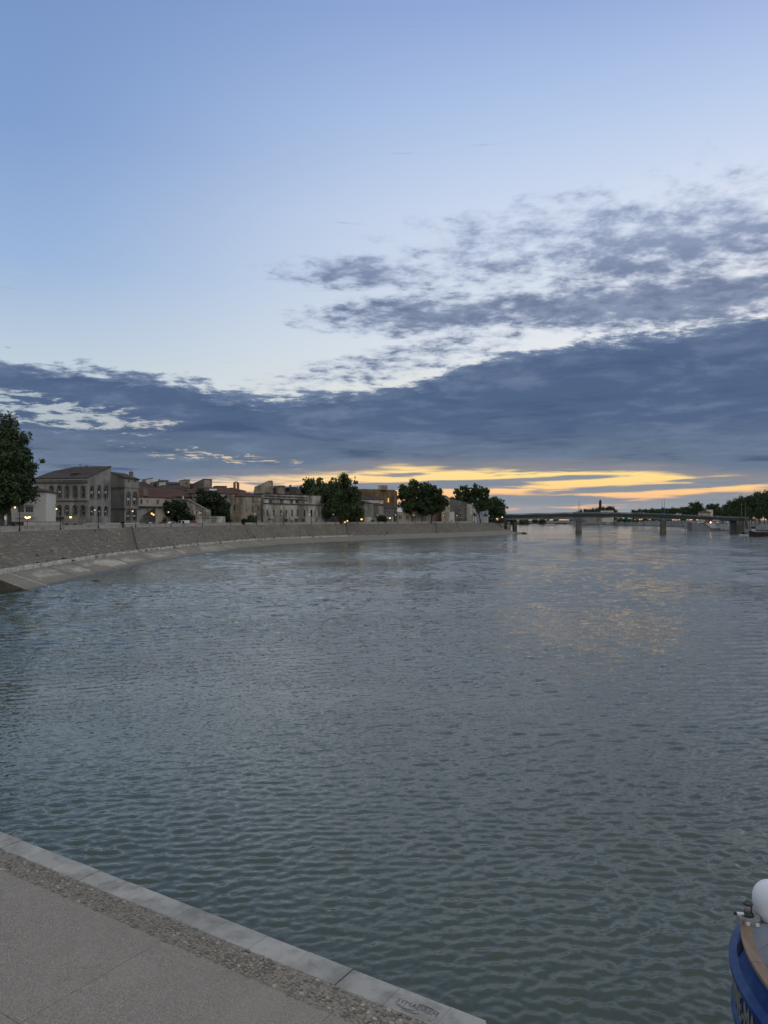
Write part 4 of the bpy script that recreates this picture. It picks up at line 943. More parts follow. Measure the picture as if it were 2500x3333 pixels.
b = Bld('shadow_house', 'narrow dark wall squeezed beside the long windowed facade', quadplan(848, 356, 862, 359, 8), ZZ(1616, 356), M_dstone); b.win(0, 852, 856, 1650, 1664, mull=0); b.flat(M_roofd); b.done()  # narrow house walled in dark stone
# ---- long ruined facade
b = Bld('long_facade', 'long weathered pale stone facade with a row of tall narrow windows', quadplan(857, 354, 1046, 402, 10), [ZZ(1609, 354), ZZ(1614, 402), ZZ(1614, 402), ZZ(1609, 354)], M_ruin)
for px in (870.5, 891.6, 913.4, 932.3, 951, 968.4, 991.8, 1014.4): b.win(0, px - 3.4, px + 3.4, 1659, 1680.5, mull=0, frame=M_trim, arch=False)
b.win(0, 1029.5, 1035, 1659, 1681, mull=0, pane=M_blind, sill=False)
for px, w in ((880.5, 6), (917, 6), (949, 5.5), (966.5, 5), (990, 2.5), (1013, 1.5), (1032, 1.2)): b.recess(0, px - w, px + w, 1626.5, 1639, M_dstone, 'blind_recess', .3)
b.band(0, 857, 1046, 1640, 1642.5, M_dtrim, .3, 'cornice'); b.band(0, 857, 1000, 1624, 1626, M_dtrim, .25); b.panel(0, 859, 1000, 1611, 1623.6, M_dstone, 'dark_attic', .04)
for px in (878, 906, 925, 943, 962, 982): b.panel(0, px, px + 1.2, 1611, 1624, M_hole, 'attic_joint', .05)
for x0, x1, y0, m_ in ((873, 888, 1691, M_ruin), (925, 936, 1691, M_dstone), (947, 952.5, 1696, M_door), (959, 971, 1690, M_dstone), (982, 992, 1690, M_door), (1030, 1033, 1692, M_hole)):
    b.recess(0, x0, x1, y0, 1706, m_, 'doorway', .25); b.panel(0, x0 - 1, x1 + 1, y0 - 2, y0 - .05, M_dtrim if m_ is not M_door else M_door, 'lintel', .1)
b.flat(M_roofd, .5, .3); b.done()
b = Bld('facade_end_wall', 'short stepped end wall of the long facade beside the big plane tree', [PX(1046.2, 402.5), PX(1060, 406), PX(1060, 413), PX(1046.2, 411)], [ZZ(1642, 402), ZZ(1652, 406), ZZ(1652, 413), ZZ(1642, 411)], M_ruin); b.band(0, 1046, 1061, 1682, 1684, M_dtrim, .1); b.done()
b = Bld('dark_row', 'dark low row of houses in the shade of the big plane tree', quadplan(1061, 418, 1150, 440, 9), ZZ(1654, 428), M_dstone)
for px in (1072, 1090, 1135): b.win(0, px - 2.5, px + 2.5, 1668, 1680, mull=0)
b.hip(2.0, M_roofd, .4); b.done()
# ---- skyline behind
b = Bld('tower_block_house', 'square dark stone block with one sloping roof edge on the skyline', [PX(625, 372), PX(662, 366), PX(690, 374), PX(660, 384)], [ZZ(1577, 372), ZZ(1560, 366), ZZ(1561, 374), ZZ(1563, 384)], M_dstone); b.panel(1, 663, 689.5, 1562, 1600, M_stone, 'lighter_wall', .03); b.flat(M_roofd, .25, .15); b.done()
b = Bld('roof_box', 'square grey rooftop box with a dark opening on the skyline', [PX(583, 371), PX(598, 367), PX(618, 371), PX(603, 379)], [ZZ(1566, 371), ZZ(1562, 367), ZZ(1562, 371), ZZ(1564, 379)], M_stone); b.win(1, 603, 609, 1570, 1577, mull=0, sill=False); b.flat(M_roofd, .2, .2); b.done()
b = Bld('attic_row', 'long dark roofed row with a strip of pale attic windows', quadplan(518, 348, 628, 356, 12), ZZ(1597, 352), M_dstone)
for px in (531, 545, 556, 570, 580, 590, 604, 612): b.win(0, px - 3, px + 3, 1588, 1594, mull=0, sill=False)
b.band(0, 525, 600, 1595, 1596.6, M_trim, .1); b.hip(2.6, M_roofd, .4, 3); b.done()
b = Bld('crowded_roofs', 'dark tiled house with stepped roofs behind the tall narrow house', quadplan(448, 318, 520, 330, 14), ZZ(1594, 324), M_dstone)
b.hip(3.4, M_roofd, .4, 3); b.chimney(468, 1562, 1576, 330, 1.4); b.chimney(493, 1572, 1582, 328, 1.2); b.done()
b = Bld('white_gable_house', 'little white gabled house high on the left skyline', [PX(473, 362), PX(486, 360), PX(497, 359), PX(497, 368), PX(473, 371)], [ZZ(1561, 362), ZZ(1558, 360), ZZ(1555.5, 359), ZZ(1556, 368), ZZ(1561, 371)], M_white); b.flat(M_roofd, .25, .3); b.done()
b = Bld('roof_turret', 'dark square rooftop turret between the skyline roofs', quadplan(511, 360, 526, 361, 5), ZZ(1568, 360), M_dstone); b.flat(M_roofd, .2, .2); b.chimney(518, 1562, 1568, 362, .8); b.done()
b = Bld('white_sided_turret', 'rooftop turret with one white side and a dark chimney block', quadplan(530, 358, 547, 360, 6), [ZZ(1570, 358), ZZ(1564, 360), ZZ(1564, 366), ZZ(1570, 364)], M_white); b.panel(0, 540, 547, 1563, 1580, M_dstone, 'dark_chimney_stack', .3); b.flat(M_roofd, .2, .1); b.done()
b = Bld('skyline_row', 'long low dark roof closing the gap on the left skyline', quadplan(455, 372, 640, 380, 10), ZZ(1577, 376), M_dstone); b.hip(1.4, M_roofd, .3); b.done()
b = Bld('low_flat_house', 'low flat dark house left of the bell gable', quadplan(703, 372, 738, 374, 8), ZZ(1583, 373), M_dstone); b.flat(M_roofd, .25); b.done()
root, f = ruin('bell_gable', 'small red brown bell gable with an open arch against the sunset', [(759, 1592), (765.5, 1592), (765.5, 1570.5), (767.5, 1568), (769.5, 1569.5), (770.2, 1592), (777, 1592), (777, 1572), (773, 1568.5), (768.5, 1566.5), (764, 1568), (759, 1570)], 368, 370, 1.4, M_brown); root['category'] = 'bell gable'
b = Bld('chapel', 'chapel with a red roof below the bell gable', quadplan(735, 362, 800, 368, 10), ZZ(1598, 365), M_stone); b.hip(1.7, M_roof, .4); b.done()
root, f = ruin('pointed_wall', 'tall pointed stone wall with one small window on the skyline', [(822, 1612), (887, 1612), (887, 1566), (884, 1564), (873, 1564), (845, 1578), (828, 1584), (828, 1590)], 374, 380, 1.6, M_stone)
mb = MB(); q = [P3(879, 1583, 379), P3(882, 1583, 379), P3(882, 1575, 379), P3(880.5, 1573.6, 379), P3(879, 1575, 379)]; mb.face([v + Vector((0, -.1, 0)) for v in q]); mb.build('opening', M_white, root)
for nm, lab, pl, tp, m_ in (('skyline_house', 'brown flat fronted skyline house right of the pointed wall', quadplan(891, 384, 916, 387, 8), ZZ(1588.5, 385), M_dstone), ('skyline_tower', 'pale square skyline tower with a small cap', quadplan(914, 382, 928, 384, 6), ZZ(1582, 383), M_stone), ('skyline_terrace', 'brown terrace house on the skyline with a sloping right end', [PX(928, 386), PX(962, 390), PX(978, 392), PX(978, 400), PX(928, 396)], [ZZ(1587, 386), ZZ(1586, 390), ZZ(1596, 392), ZZ(1596, 400), ZZ(1587, 396)], M_dstone)):
    b = Bld(nm, lab, pl, tp, m_)
    if nm != 'skyline_terrace': b.flat(M_roofd, .3, .15)
    else:
        b.panel(0, 929, 942, 1588, 1600, M_hole, 'dark_wall', .03); b.chimney(945, 1580, 1587, 390, 1.0); b.flat(M_roofd, .2, .1)
    b.done()
b = Bld('priory_wing', 'long dark roof line behind the weathered facade', quadplan(870, 378, 985, 398, 9), ZZ(1606, 388), M_dstone); b.hip(1.3, M_roofd, .3); b.done()
# ---- right part of the left bank
b = Bld('fortress_house', 'massive brown stone house with a flat top and rooftop turret', [PX(1140, 486), PX(1283, 498), PX(1293, 508), PX(1140, 500)], [ZZ(1590, 486), ZZ(1594, 498), ZZ(1600, 508), ZZ(1590, 500)], M_brown)
for px, y0, y1 in ((1177, 1600, 1612), (1205, 1600, 1613), (1222, 1601, 1620), (1234, 1602, 1622), (1260, 1602, 1618)): b.panel(0, px - 1, px + 1.2, y0, y1, M_dstone, 'dark_crack', .06)
b.win(0, 1262.5, 1267, 1621, 1635, mull=0, sill=False, pane=emat('lit_window', (1.0, .55, .18), .9)); b.done()
b2 = Bld('rooftop_turret', 'small square turret with a doorway on the brown fortress house', quadplan(1242, 492, 1262, 494, 5), ZZ(1580.5, 493), M_stone, z0=ZZ(1594, 492)); b2.win(0, 1253, 1256, 1583, 1592, mull=0, sill=False); b2.flat(M_roofd, .15, .1); b2.done()
b = Bld('round_tower_house', 'pale stained house with dark tiled roof beside the floodlit corner', quadplan(1187, 436, 1216, 441, 9), ZZ(1639, 438), M_grey); b.win(0, 1197, 1200, 1644, 1650, mull=0); b.hip(1.6, M_roofd, .4); b.done()
b = Bld('pale_square_house', 'small pale square house right of the dark recess', quadplan(1230, 444, 1249, 447, 8), ZZ(1645, 445), M_grey); b.hip(1.4, M_roofd, .4); b.done()
b = Bld('recessed_house', 'dark recessed wall between two pale stained houses', quadplan(1215, 452, 1231, 454, 6), ZZ(1640, 453), M_dstone); b.flat(M_roofd); b.done()
b = Bld('upper_white_house', 'whitewashed upper house with a wide dark roof above the stained houses', quadplan(1184, 458, 1248, 464, 9), ZZ(1627, 461), M_white); b.hip(2.8, M_roofd, .5, 4); b.win(0, 1236, 1239, 1631, 1635, mull=0, sill=False); b.done()
b = Bld('grey_gabled_house', 'grey house with three small windows and a dark stepped roof', quadplan(1247, 452, 1293, 462, 9), ZZ(1655, 457), M_dgrey)
for px in (1254, 1270, 1284): b.win(0, px - 1.8, px + 1.8, 1662, 1671, mull=0)
for px in (1277, 1285): b.panel(0, px - 1.5, px + 1.5, 1683, 1700, M_hole if px > 1280 else M_shut, 'door', .06)
b.hip(2.8, M_roofd, .4, 3); b.done()
b = Bld('creeper_wall', 'rough pale stone terrace wall overhung with creepers', quadplan(1190, 428, 1262, 446, 1.0), ZZ(1682, 437), M_ruin, cat='wall'); b.flat(M_dstone, .15, .1); b.panel(0, 1207, 1217, 1693, 1698, M_hole, 'opening', .05); b.done()
b = Bld('low_beige_house', 'long low beige house with paired windows behind the three plane trees', quadplan(1293, 466, 1402, 492, 9), ZZ(1667, 479), M_beige)
for px in (1300, 1306, 1323, 1328.5, 1345, 1351): b.win(0, px - 1.8, px + 1.8, 1677, 1690, mull=0)
b.flat(M_trim, .2, .2); b.done()
b = Bld('pink_house', 'faded pink house behind the plane tree trunks', quadplan(1372, 500, 1438, 514, 8), ZZ(1658, 507), wallmat('render_pink', (.30, .19, .155), (.36, .235, .19), (.24, .16, .13))); b.win(0, 1380, 1384, 1668, 1680); b.win(0, 1395, 1399, 1668, 1680); b.win(0, 1420, 1424, 1668, 1680); b.hip(1.8, M_roofd, .4); b.done()
b = Bld('tall_gable_house', 'tall pale gable ended house right of the three plane trees', [PX(1437, 506), PX(1450, 509), PX(1464, 512), PX(1464, 522), PX(1437, 517)], [ZZ(1626, 506), ZZ(1612.5, 509), ZZ(1622, 512), ZZ(1622, 522), ZZ(1626, 517)], M_beige)
for x, y0, y1 in ((1446, 1656, 1666), (1459, 1650, 1660), (1459, 1672, 1684), (1446, 1672, 1684)): b.win(0 if x < 1450 else 1, x - 1.5, x + 1.5, y0, y1, mull=0)
b.roof([[(*PX(1436, 505), ZZ(1626, 505)), (*PX(1450, 508.5), ZZ(1611.8, 508)), (*PX(1450, 521), ZZ(1611.8, 520)), (*PX(1436, 517), ZZ(1626, 517))], [(*PX(1450, 508.5), ZZ(1611.8, 508)), (*PX(1465, 511.5), ZZ(1621.5, 512)), (*PX(1465, 523), ZZ(1621.5, 523)), (*PX(1450, 521), ZZ(1611.8, 520))]], M_roofd); b.done()
b = Bld('white_annex', 'plain white annex lit by a street lamp beside the tall gable house', quadplan(1463, 508, 1479, 511, 6), ZZ(1666, 509), M_white); b.panel(0, 1469, 1472, 1693, 1700, M_hole, 'door', .04); b.flat(M_trim, .15, .1); b.done()
b = Bld('four_storey_house', 'dark grey four storey house with rows of small windows', quadplan(1465, 524, 1532, 546, 10), [ZZ(1623, 524), ZZ(1638, 546), ZZ(1638, 546), ZZ(1623, 524)], M_dgrey)
for r_, (y0, y1) in enumerate(((1644, 1650), (1657, 1664), (1673, 1682), (1690, 1696))):
    for px in (1477, 1499, 1518): b.win(0, px - 2.2, px + 2.2, y0, y1, mull=1, blind=.25 if (r_, px) == (2, 1518) else 0)
b.band(0, 1465, 1532, 1683.5, 1685, M_trim, .12); b.flat(M_roofd, .4, .3); b.done()
b = Bld('slim_white_house', 'slim bright white house at the end of the grey terrace', quadplan(1531, 540, 1548, 545, 9), [ZZ(1640, 540), ZZ(1650, 545), ZZ(1650, 545), ZZ(1640, 540)], M_white)
for y in (1648, 1662, 1676): b.win(0, 1536, 1539, y, y + 6, mull=0)
b.flat(M_roofd, .25, .2); b.done()
b = Bld('blue_grey_house', 'blue grey house behind the leaning tree trunk near the bridge', quadplan(1552, 562, 1590, 572, 8), ZZ(1660, 567), wallmat('render_bluegrey', (.40, .43, .46), (.47, .50, .53), (.36, .38, .41))); b.win(0, 1566, 1569, 1668, 1676); b.win(0, 1578, 1581, 1668, 1676); b.hip(2.0, M_roofd, .3); b.done()
def kiosk(label, px, Y, w, y0, y1, yr):
    b = Bld('stone_pavilion', label, quadplan(px - w, Y, px + w, Y + .5, w * 2 * Y / F0), ZZ(y0, Y), M_white, cat='pavilion', z0=ZZ(y1, Y) - .5); b.panel(0, px - 1, px + 1, y0 + 4, y1 - 2, M_trim, 'pilaster', .08); b.band(0, px - w - 1, px + w + 1, y0 - .5, y0 + 1.5, M_trim, .3, 'cornice')
    P_ = [Vector(p) for p in b.plan]; c = sum(P_, Vector((0, 0))) / 4; mb = MB(); z = ZZ(y0, Y) + .1
    for i in range(4):
        A_, B_ = c + (P_[i] - c) * 1.25, c + (P_[(i + 1) % 4] - c) * 1.25; mb.face([(A_.x, A_.y, z), (B_.x, B_.y, z), (c.x, c.y, ZZ(yr, Y))])
    mb.build('roof', M_roofd, b.root); b.done()
kiosk('white pavilion with a pointed dark roof under the sparse tree', 1545, 536, 6, 1680, 1702, 1667)
kiosk('white gate pavilion standing at the top of the ramp by the bridge', 1582, 552, 6, 1680, 1699, 1670)
# ---- street side walls on the left
gw = pmat('garden_wall_white', (.55, .52, .47), (.63, .60, .54), .8, .85)
for px0, px1, lab in ((78, 119, 'white garden wall panel under the cluster lamp'), (122, 160, 'white garden wall panel left of the doorway lamp'), (162, 200, 'white garden wall panel against the arcaded house')):
    b = Bld('garden_wall', lab, quadplan(px0, 187 + (px0 - 78) * .05, px1, 187 + (px1 - 78) * .05, .4), ZZ(1699, 189), gw, cat='wall', group='garden walls along the quay'); b.panel(0, (px0 + px1) / 2 - 2, (px0 + px1) / 2 + 2, 1706, 1712, M_shut, 'meter_box', .1); b.flat(pmat('terracotta_coping', (.34, .15, .08), (.42, .19, .11), 1), .14, .08); b.done()
b = Bld('timber_screen', 'dark brown timber screen beside the white garden walls', quadplan(38, 183, 77, 187, .3), ZZ(1698, 185), pmat('dark_timber', (.05, .032, .028), (.07, .045, .04), 1), cat='fence'); b.done()
b = Bld('terrace_wall', 'stone terrace wall with recessed panels in front of the arcaded house', quadplan(279, 206, 392, 226, .9), ZZ(1703, 216), M_ruin, cat='wall')
for px in (300, 335, 372): b.recess(0, px - 4, px + 4, 1706, 1713, M_dstone, 'recessed_panel', .2)
b.flat(M_trim, .16, .1); b.done()

# ================================================================== trees
def leaf_mat(name, a, b, c):
    m = bpy.data.materials.new(name); m.use_nodes = True; nt = m.node_tree; bs = nt.nodes['Principled BSDF']; q = NB(nt)
    g = q.new('ShaderNodeNewGeometry'); n = q.noise(g.outputs['Position'], .55, 3, .6)
    col = q.ramp(n, [(.3, (*a, 1)), (.5, (*b, 1)), (.72, (*c, 1))]); q.put(bs.inputs['Base Color'], col); bs.inputs['Roughness'].default_value = .65; bs.inputs['Specular IOR Level'].default_value = .25
    MATS[name] = m; return m
L_plane = leaf_mat('plane_leaves', (.042, .062, .024), (.064, .09, .033), (.092, .124, .045))
L_dark = leaf_mat('dark_leaves', (.038, .062, .026), (.056, .086, .034), (.08, .115, .044))
L_bush = leaf_mat('bush_leaves', (.026, .038, .02), (.04, .056, .027), (.058, .078, .034))
BARK = pmat('bark', (.085, .072, .055), (.15, .13, .10), 1.5, .95, .04, 5)
def leaves(name, clumps, n, size, mat, parent, seed=0, flat=0.0):
    """many small leaf faces gathered in clumps (centre, radius xyz)"""
    r = np.random.default_rng(seed); C = np.array([c for c, _ in clumps], float); RD = np.array([rd if hasattr(rd, '__len__') else (rd, rd, rd) for _, rd in clumps], float)
    w = (RD.prod(1)) ** (2 / 3); ci = r.choice(len(C), n, p=w / w.sum()); d = r.normal(size=(n, 3)); d /= np.linalg.norm(d, axis=1)[:, None]
    rad = np.clip(r.normal(.78, .26, n), .1, 1.25); ctr = C[ci] + d * RD[ci] * rad[:, None]
    nrm = d * .7 + r.normal(size=(n, 3)) * .7 + np.array([0, 0, .35]); nrm /= np.linalg.norm(nrm, axis=1)[:, None]
    t = np.cross(nrm, r.normal(size=(n, 3))); t /= np.linalg.norm(t, axis=1)[:, None]; bt = np.cross(nrm, t); s = size * r.uniform(.55, 1.35, n)[:, None]
    V = np.stack([ctr - t * s, ctr + bt * s * .55, ctr + t * s, ctr - bt * s * .55], 1).reshape(-1, 3); Fq = np.arange(4 * n).reshape(n, 4)
    o3 = np.array(parent.location) if parent is not None else np.zeros(3)
    return np_mesh(name, V - o3, Fq, mat, parent)
def clumpset(lobes, per, frac, seed):
    """break big lobes (centre, radii) into overlapping clumps lying towards the outside"""
    r = np.random.default_rng(seed); out = []
    for c, rd in lobes:
        c = np.array(c, float); rd = np.array(rd, float)
        for i in range(per):
            d = r.normal(size=3); d /= np.linalg.norm(d); k_ = r.uniform(.25, .88); out.append((c + d * rd * k_, rd.mean() * frac * r.uniform(.75, 1.35)))
        for i in range(per):                                            # small sprigs that fray the outline
            d = r.normal(size=3); d /= np.linalg.norm(d); d[2] = abs(d[2]) * .9 + d[2] * .1; out.append((c + d * rd * r.uniform(.88, 1.06), rd.mean() * frac * r.uniform(.22, .42)))
    return out
def limbs(name, base, tips, r0, parent, seed=0, fork=.35, J=1.0):
    r = random.Random(seed); mb = MB(); base = Vector(base); c = sum((Vector(t) for t in tips), Vector()) / len(tips); f = base + (c - base) * fork; f.x += J * r.uniform(-.3, .3)
    mb.tube([base - Vector((0, 0, .4)) * J, base + Vector((0, 0, .25)) * J, base + (f - base) * .5 + Vector((r.uniform(-.2, .2), 0, 0)) * J, f], [r0 * 1.45, r0 * 1.08, r0 * .9, r0 * .8], 9)
    for t in tips:
        t = Vector(t); m1 = f + (t - f) * .35 + Vector((r.uniform(-.5, .5), r.uniform(-.5, .5), r.uniform(.1, .8))) * J; m2 = f + (t - f) * .7 + Vector((r.uniform(-.5, .5), r.uniform(-.5, .5), r.uniform(.2, .9))) * J
        mb.tube([f - Vector((0, 0, r0 * .4)), m1, m2, t], [r0 * .58, r0 * .42, r0 * .27, r0 * .08], 6)
        for q in range(3):
            s_ = m1 + (m2 - m1) * r.random(); e_ = s_ + Vector((r.uniform(-2, 2), r.uniform(-2, 2), r.uniform(.6, 2.4))) * J; mb.tube([s_, (s_ + e_) / 2 + Vector((0, 0, .2)) * J, e_], [r0 * .2, r0 * .13, r0 * .04], 5)
    return mb.build(name, BARK, parent, smooth=True)
def tree(name, label, base_px, Y, lobes_px, mat, n, size, r0=.45, per=16, frac=.36, seed=0, group=None, zb=None, cat='tree', fork=.35, limb=True):
    """lobes_px: (px, py, rx_px, ry_px, dY)"""
    s = Y / F0; base = (PX(base_px, Y)[0], Y, ZS if zb is None else zb); root = empty(name, base, label, cat, group)
    lobes = []
    for px, py, rx, ry, dY in lobes_px:
        c = P3(px, py, Y); c.y += dY; lobes.append((tuple(c), (rx * s * 1.1, (rx + ry) / 2 * s * 1.1, ry * s * 1.1)))
    leaves('crown', clumpset(lobes, per, frac, seed), n, size, mat, root, seed)
    if limb:
        tips = []
        for c, rd in lobes:
            tips.append((c[0], c[1], c[2] + rd[2] * .45)); tips.append((c[0] - rd[0] * .5, c[1], c[2])); tips.append((c[0] + rd[0] * .5, c[1] - rd[1] * .3, c[2] + rd[2] * .1))
        limbs('trunk', base, tips[:10], r0, root, seed, fork)
    return root
GT = 'plane trees along the left quay'
tree('plane_tree', 'tall dark plane tree at the left edge, standing behind the other', 30, 186, [(30, 1450, 62, 78, 0), (50, 1520, 72, 82, 1), (40, 1590, 70, 62, 0), (-20, 1500, 70, 110, 0), (76, 1596, 36, 36, -1)], L_dark, 28125, 0.38, .55, 18, .30, 1, GT)
tree('plane_tree', 'lighter green plane tree at the left edge with leaning trunk', 4, 170, [(10, 1500, 52, 62, 0), (0, 1570, 75, 70, 0), (18, 1612, 56, 44, -2), (-60, 1560, 70, 90, 0), (20, 1650, 30, 22, -1)], L_plane, 26250, 0.36, .6, 18, .30, 2, GT)
tree('bush', 'large dark rounded bush in front of the shuttered house', 556, 296, [(560, 1660, 48, 30, 0), (530, 1676, 30, 24, -2), (590, 1672, 26, 28, -1), (575, 1645, 30, 18, 0)], L_bush, 13125, 0.47, .3, 14, .34, 3, cat='bush')
tree('broadleaf_tree', 'dark dense tree between the ruin and the ivy house', 690, 324, [(660, 1630, 28, 34, 0), (690, 1645, 38, 40, 0), (715, 1655, 28, 44, 2), (655, 1655, 30, 26, 0)], L_bush, 15000, 0.50, .35, 14, .34, 4)
tree('cypress', 'narrow dark cypress in front of the white shuttered window', 742, 330, [(742, 1690, 7, 16, 0), (742, 1674, 5, 12, 0)], L_dark, 3000, 0.39, .15, 10, .5, 5)
tree('shrub', 'dark low shrub at the foot of the rough stone house', 793, 340, [(793, 1698, 12, 6, 0)], L_bush, 1687, 0.45, .1, 8, .5, 6, cat='bush')
tree('shrub', 'pale green wispy shrub beside the slit window house', 820, 343, [(822, 1692, 15, 11, 0)], L_plane, 2062, 0.45, .1, 8, .5, 7, cat='bush')
tree('shrub', 'low bushes growing against the foot of the sloping ruin', 600, 298, [(590, 1692, 24, 9, 0), (614, 1690, 16, 11, 0)], L_bush, 2812, 0.43, .1, 8, .5, 8, cat='bush')
tree('plane_tree', 'big broad plane tree with forked pale limbs at the centre of the quay', 1110, 409, [(1120, 1575, 42, 34, 0), (1090, 1620, 62, 42, 0), (1145, 1625, 38, 40, 2), (1050, 1635, 56, 40, 0), (1100, 1660, 72, 28, -2), (1070, 1600, 40, 30, 1), (1160, 1665, 24, 22, 0)], L_plane, 28125, 0.56, .7, 17, .30, 9, GT, fork=.22)
tree('broadleaf_tree', 'thin feathery tree tops left of the big broad plane tree', 1020, 432, [(1015, 1574, 28, 22, 0), (1045, 1582, 28, 26, 0), (988, 1590, 20, 16, 0), (1015, 1605, 40, 20, 0)], L_plane, 5625, 0.62, .4, 14, .26, 10)
tree('hedge', 'dark clipped hedge under the big plane tree', 1150, 424, [(1148, 1690, 16, 12, 0), (1136, 1692, 10, 10, 0)], L_bush, 3375, 0.45, .1, 10, .5, 11, cat='hedge')
tree('cypress', 'tall dark cypress beside the floodlit yellow corner', 1171, 432, [(1171, 1690, 8, 16, 0), (1171, 1670, 7, 16, 0)], L_dark, 3375, 0.45, .15, 10, .5, 12)
tree('creeper', 'creeper hanging over the pale stone terrace wall', 1225, 438, [(1235, 1686, 20, 6, 0), (1250, 1690, 12, 7, 0), (1200, 1668, 8, 12, 4)], L_bush, 2812, 0.45, .1, 8, .5, 13, cat='plant', limb=False)
tree('plane_tree', 'leftmost of three tall plane trees with flamelike crown', 1345, 474, [(1320, 1625, 26, 40, 0), (1340, 1602, 26, 32, 0), (1330, 1650, 34, 22, 0), (1310, 1600, 14, 22, 0)], L_plane, 15000, 0.62, .5, 15, .30, 14, GT, fork=.3)
tree('plane_tree', 'middle of three tall plane trees beside the low beige house', 1374, 480, [(1370, 1605, 26, 34, 0), (1392, 1612, 24, 36, 0), (1375, 1645, 40, 24, 0)], L_dark, 15000, 0.62, .5, 15, .30, 15, GT, fork=.3)
tree('plane_tree', 'rightmost of three tall plane trees before the tall gable house', 1404, 484, [(1412, 1608, 22, 28, 0), (1430, 1635, 28, 34, 0), (1400, 1648, 36, 24, 0), (1395, 1590, 14, 18, 0)], L_plane, 15000, 0.62, .5, 15, .30, 16, GT, fork=.3)
tree('plane_tree', 'sparse airy plane tree with gaps of sky before the bridge', 1565, 546, [(1515, 1600, 24, 20, 0), (1550, 1598, 26, 22, 0), (1575, 1612, 22, 26, 0), (1490, 1602, 16, 14, 0), (1530, 1625, 40, 22, 0), (1570, 1645, 34, 22, 0), (1490, 1625, 22, 14, 0)], L_plane, 14062, 0.67, .45, 14, .26, 17, GT, fork=.25)
tree('plane_tree', 'dense round dark tree on the quay right beside the bridge', 1612, 582, [(1610, 1650, 34, 32, 0), (1628, 1655, 22, 28, 0), (1598, 1665, 24, 18, 0)], L_dark, 15000, 0.69, .5, 15, .32, 18, GT)

# ================================================================== street lamps on the ledge
GLOW = emat('lantern_glow', (1.0, .80, .48), 1.4); GLOWW = emat('lantern_glow_dim', (1.0, .9, .72), .6)
def lamp_proto(glow):
    r = empty('street_lamp', (0, 0, 0)); mb = MB(); mb.lathe((0, 0, 0), [(.22, 0), (.22, .25), (.14, .4), (.11, .9), (.085, 1.0), (.075, 5.6), (.09, 5.65), (.09, 5.8), (.03, 5.95)], 8); mb.build('pole', M_iron, r)
    mb = MB(); pts = [Vector((-.05, 0, 5.1))] + [Vector((-.62 + .62 * math.cos(t), 0, 5.6 + .62 * math.sin(t))) for t in [i * math.pi / 8 for i in range(9)]]
    sp = [Vector((-.9 + .34 * (1 - i / 14) * math.cos(math.pi - i * .55), 0, 5.6 + .34 * (1 - i / 14) * math.sin(math.pi - i * .55))) for i in range(13)]; mb.tube(pts + sp[1:], .04, 6); mb.build('scroll_arm', M_iron, r)
    mb = MB(); mb.lathe((-.9, 0, 4.72), [(.06, 0), (.13, .04), (.13, .06)], 6); mb.lathe((-.9, 0, 5.14), [(.27, 0), (.14, .16), (.04, .28), (.03, .4)], 6); ln = mb.build('lantern', M_iron, r)
    mb = MB(); mb.lathe((-.9, 0, 4.79), [(.13, 0), (.20, .34)], 6); mb.build('glass', glow, ln); return r
def copy_thing(root, loc, rz, label):
    def cp(o, par):
        c = o.copy(); COL.objects.link(c); c.parent = par
        for ch in list(o.children): cp(ch, c)
        return c
    r = cp(root, None); r.location = loc; r.rotation_euler = (0, 0, rz); tag(r, label, 'street lamp', 'lantern lamps along the embankment'); return r
protoA, protoB = lamp_proto(GLOW), lamp_proto(GLOWW)
lamps = [(64, 0, 'lantern lamp by the left plane tree trunk'), (197, 0, 'lantern lamp in front of the arcaded grey house'), (320, 1, 'lantern lamp with clear scroll before the sloping roof gable'), (442, 0, 'lantern lamp in front of the tall narrow house'), (557, 0, 'lantern lamp before the large dark bush'), (659, 1, 'lantern lamp before the ruin with sloping top'), (836, 1, 'lantern lamp before the slit window house'), (923, 1, 'lantern lamp before the left half of the long facade'), (1014, 0, 'yellow lit lantern lamp before the right half of the long facade'), (1091, 1, 'white lit lantern lamp left of the big plane trunk'), (1165, 1, 'lantern lamp beside the tall dark cypress'), (1233, 1, 'lantern lamp before the pale stone terrace wall'), (1293, 0, 'bright lantern lamp before the grey gabled house'), (1352, 0, 'bright lantern lamp under the leftmost of three plane trees'), (1384, 0, 'bright lantern lamp among the plane tree trunks'), (1449, 0, 'lantern lamp before the tall gable house'), (1492, 0, 'lantern lamp before the four storey house'), (1544, 1, 'unlit lantern lamp before the slim white house'), (1596, 0, 'lit lantern lamp beside the gate pavilion')]
for i, (px, g, lab) in enumerate(lamps):
    off = 13.35 if px < 1590 else 12.0
    if px == 1384: off = 22.0
    a = arc_at_px(px, off); p, n = curve_at(a, off); rz = math.atan2(-p[0], p[1])
    copy_thing((protoA, protoB)[g], (float(p[0]), float(p[1]), ZS), rz, lab)
for pr in (protoA, protoB):
    for o in list(pr.children_recursive) + [pr]: bpy.data.objects.remove(o)
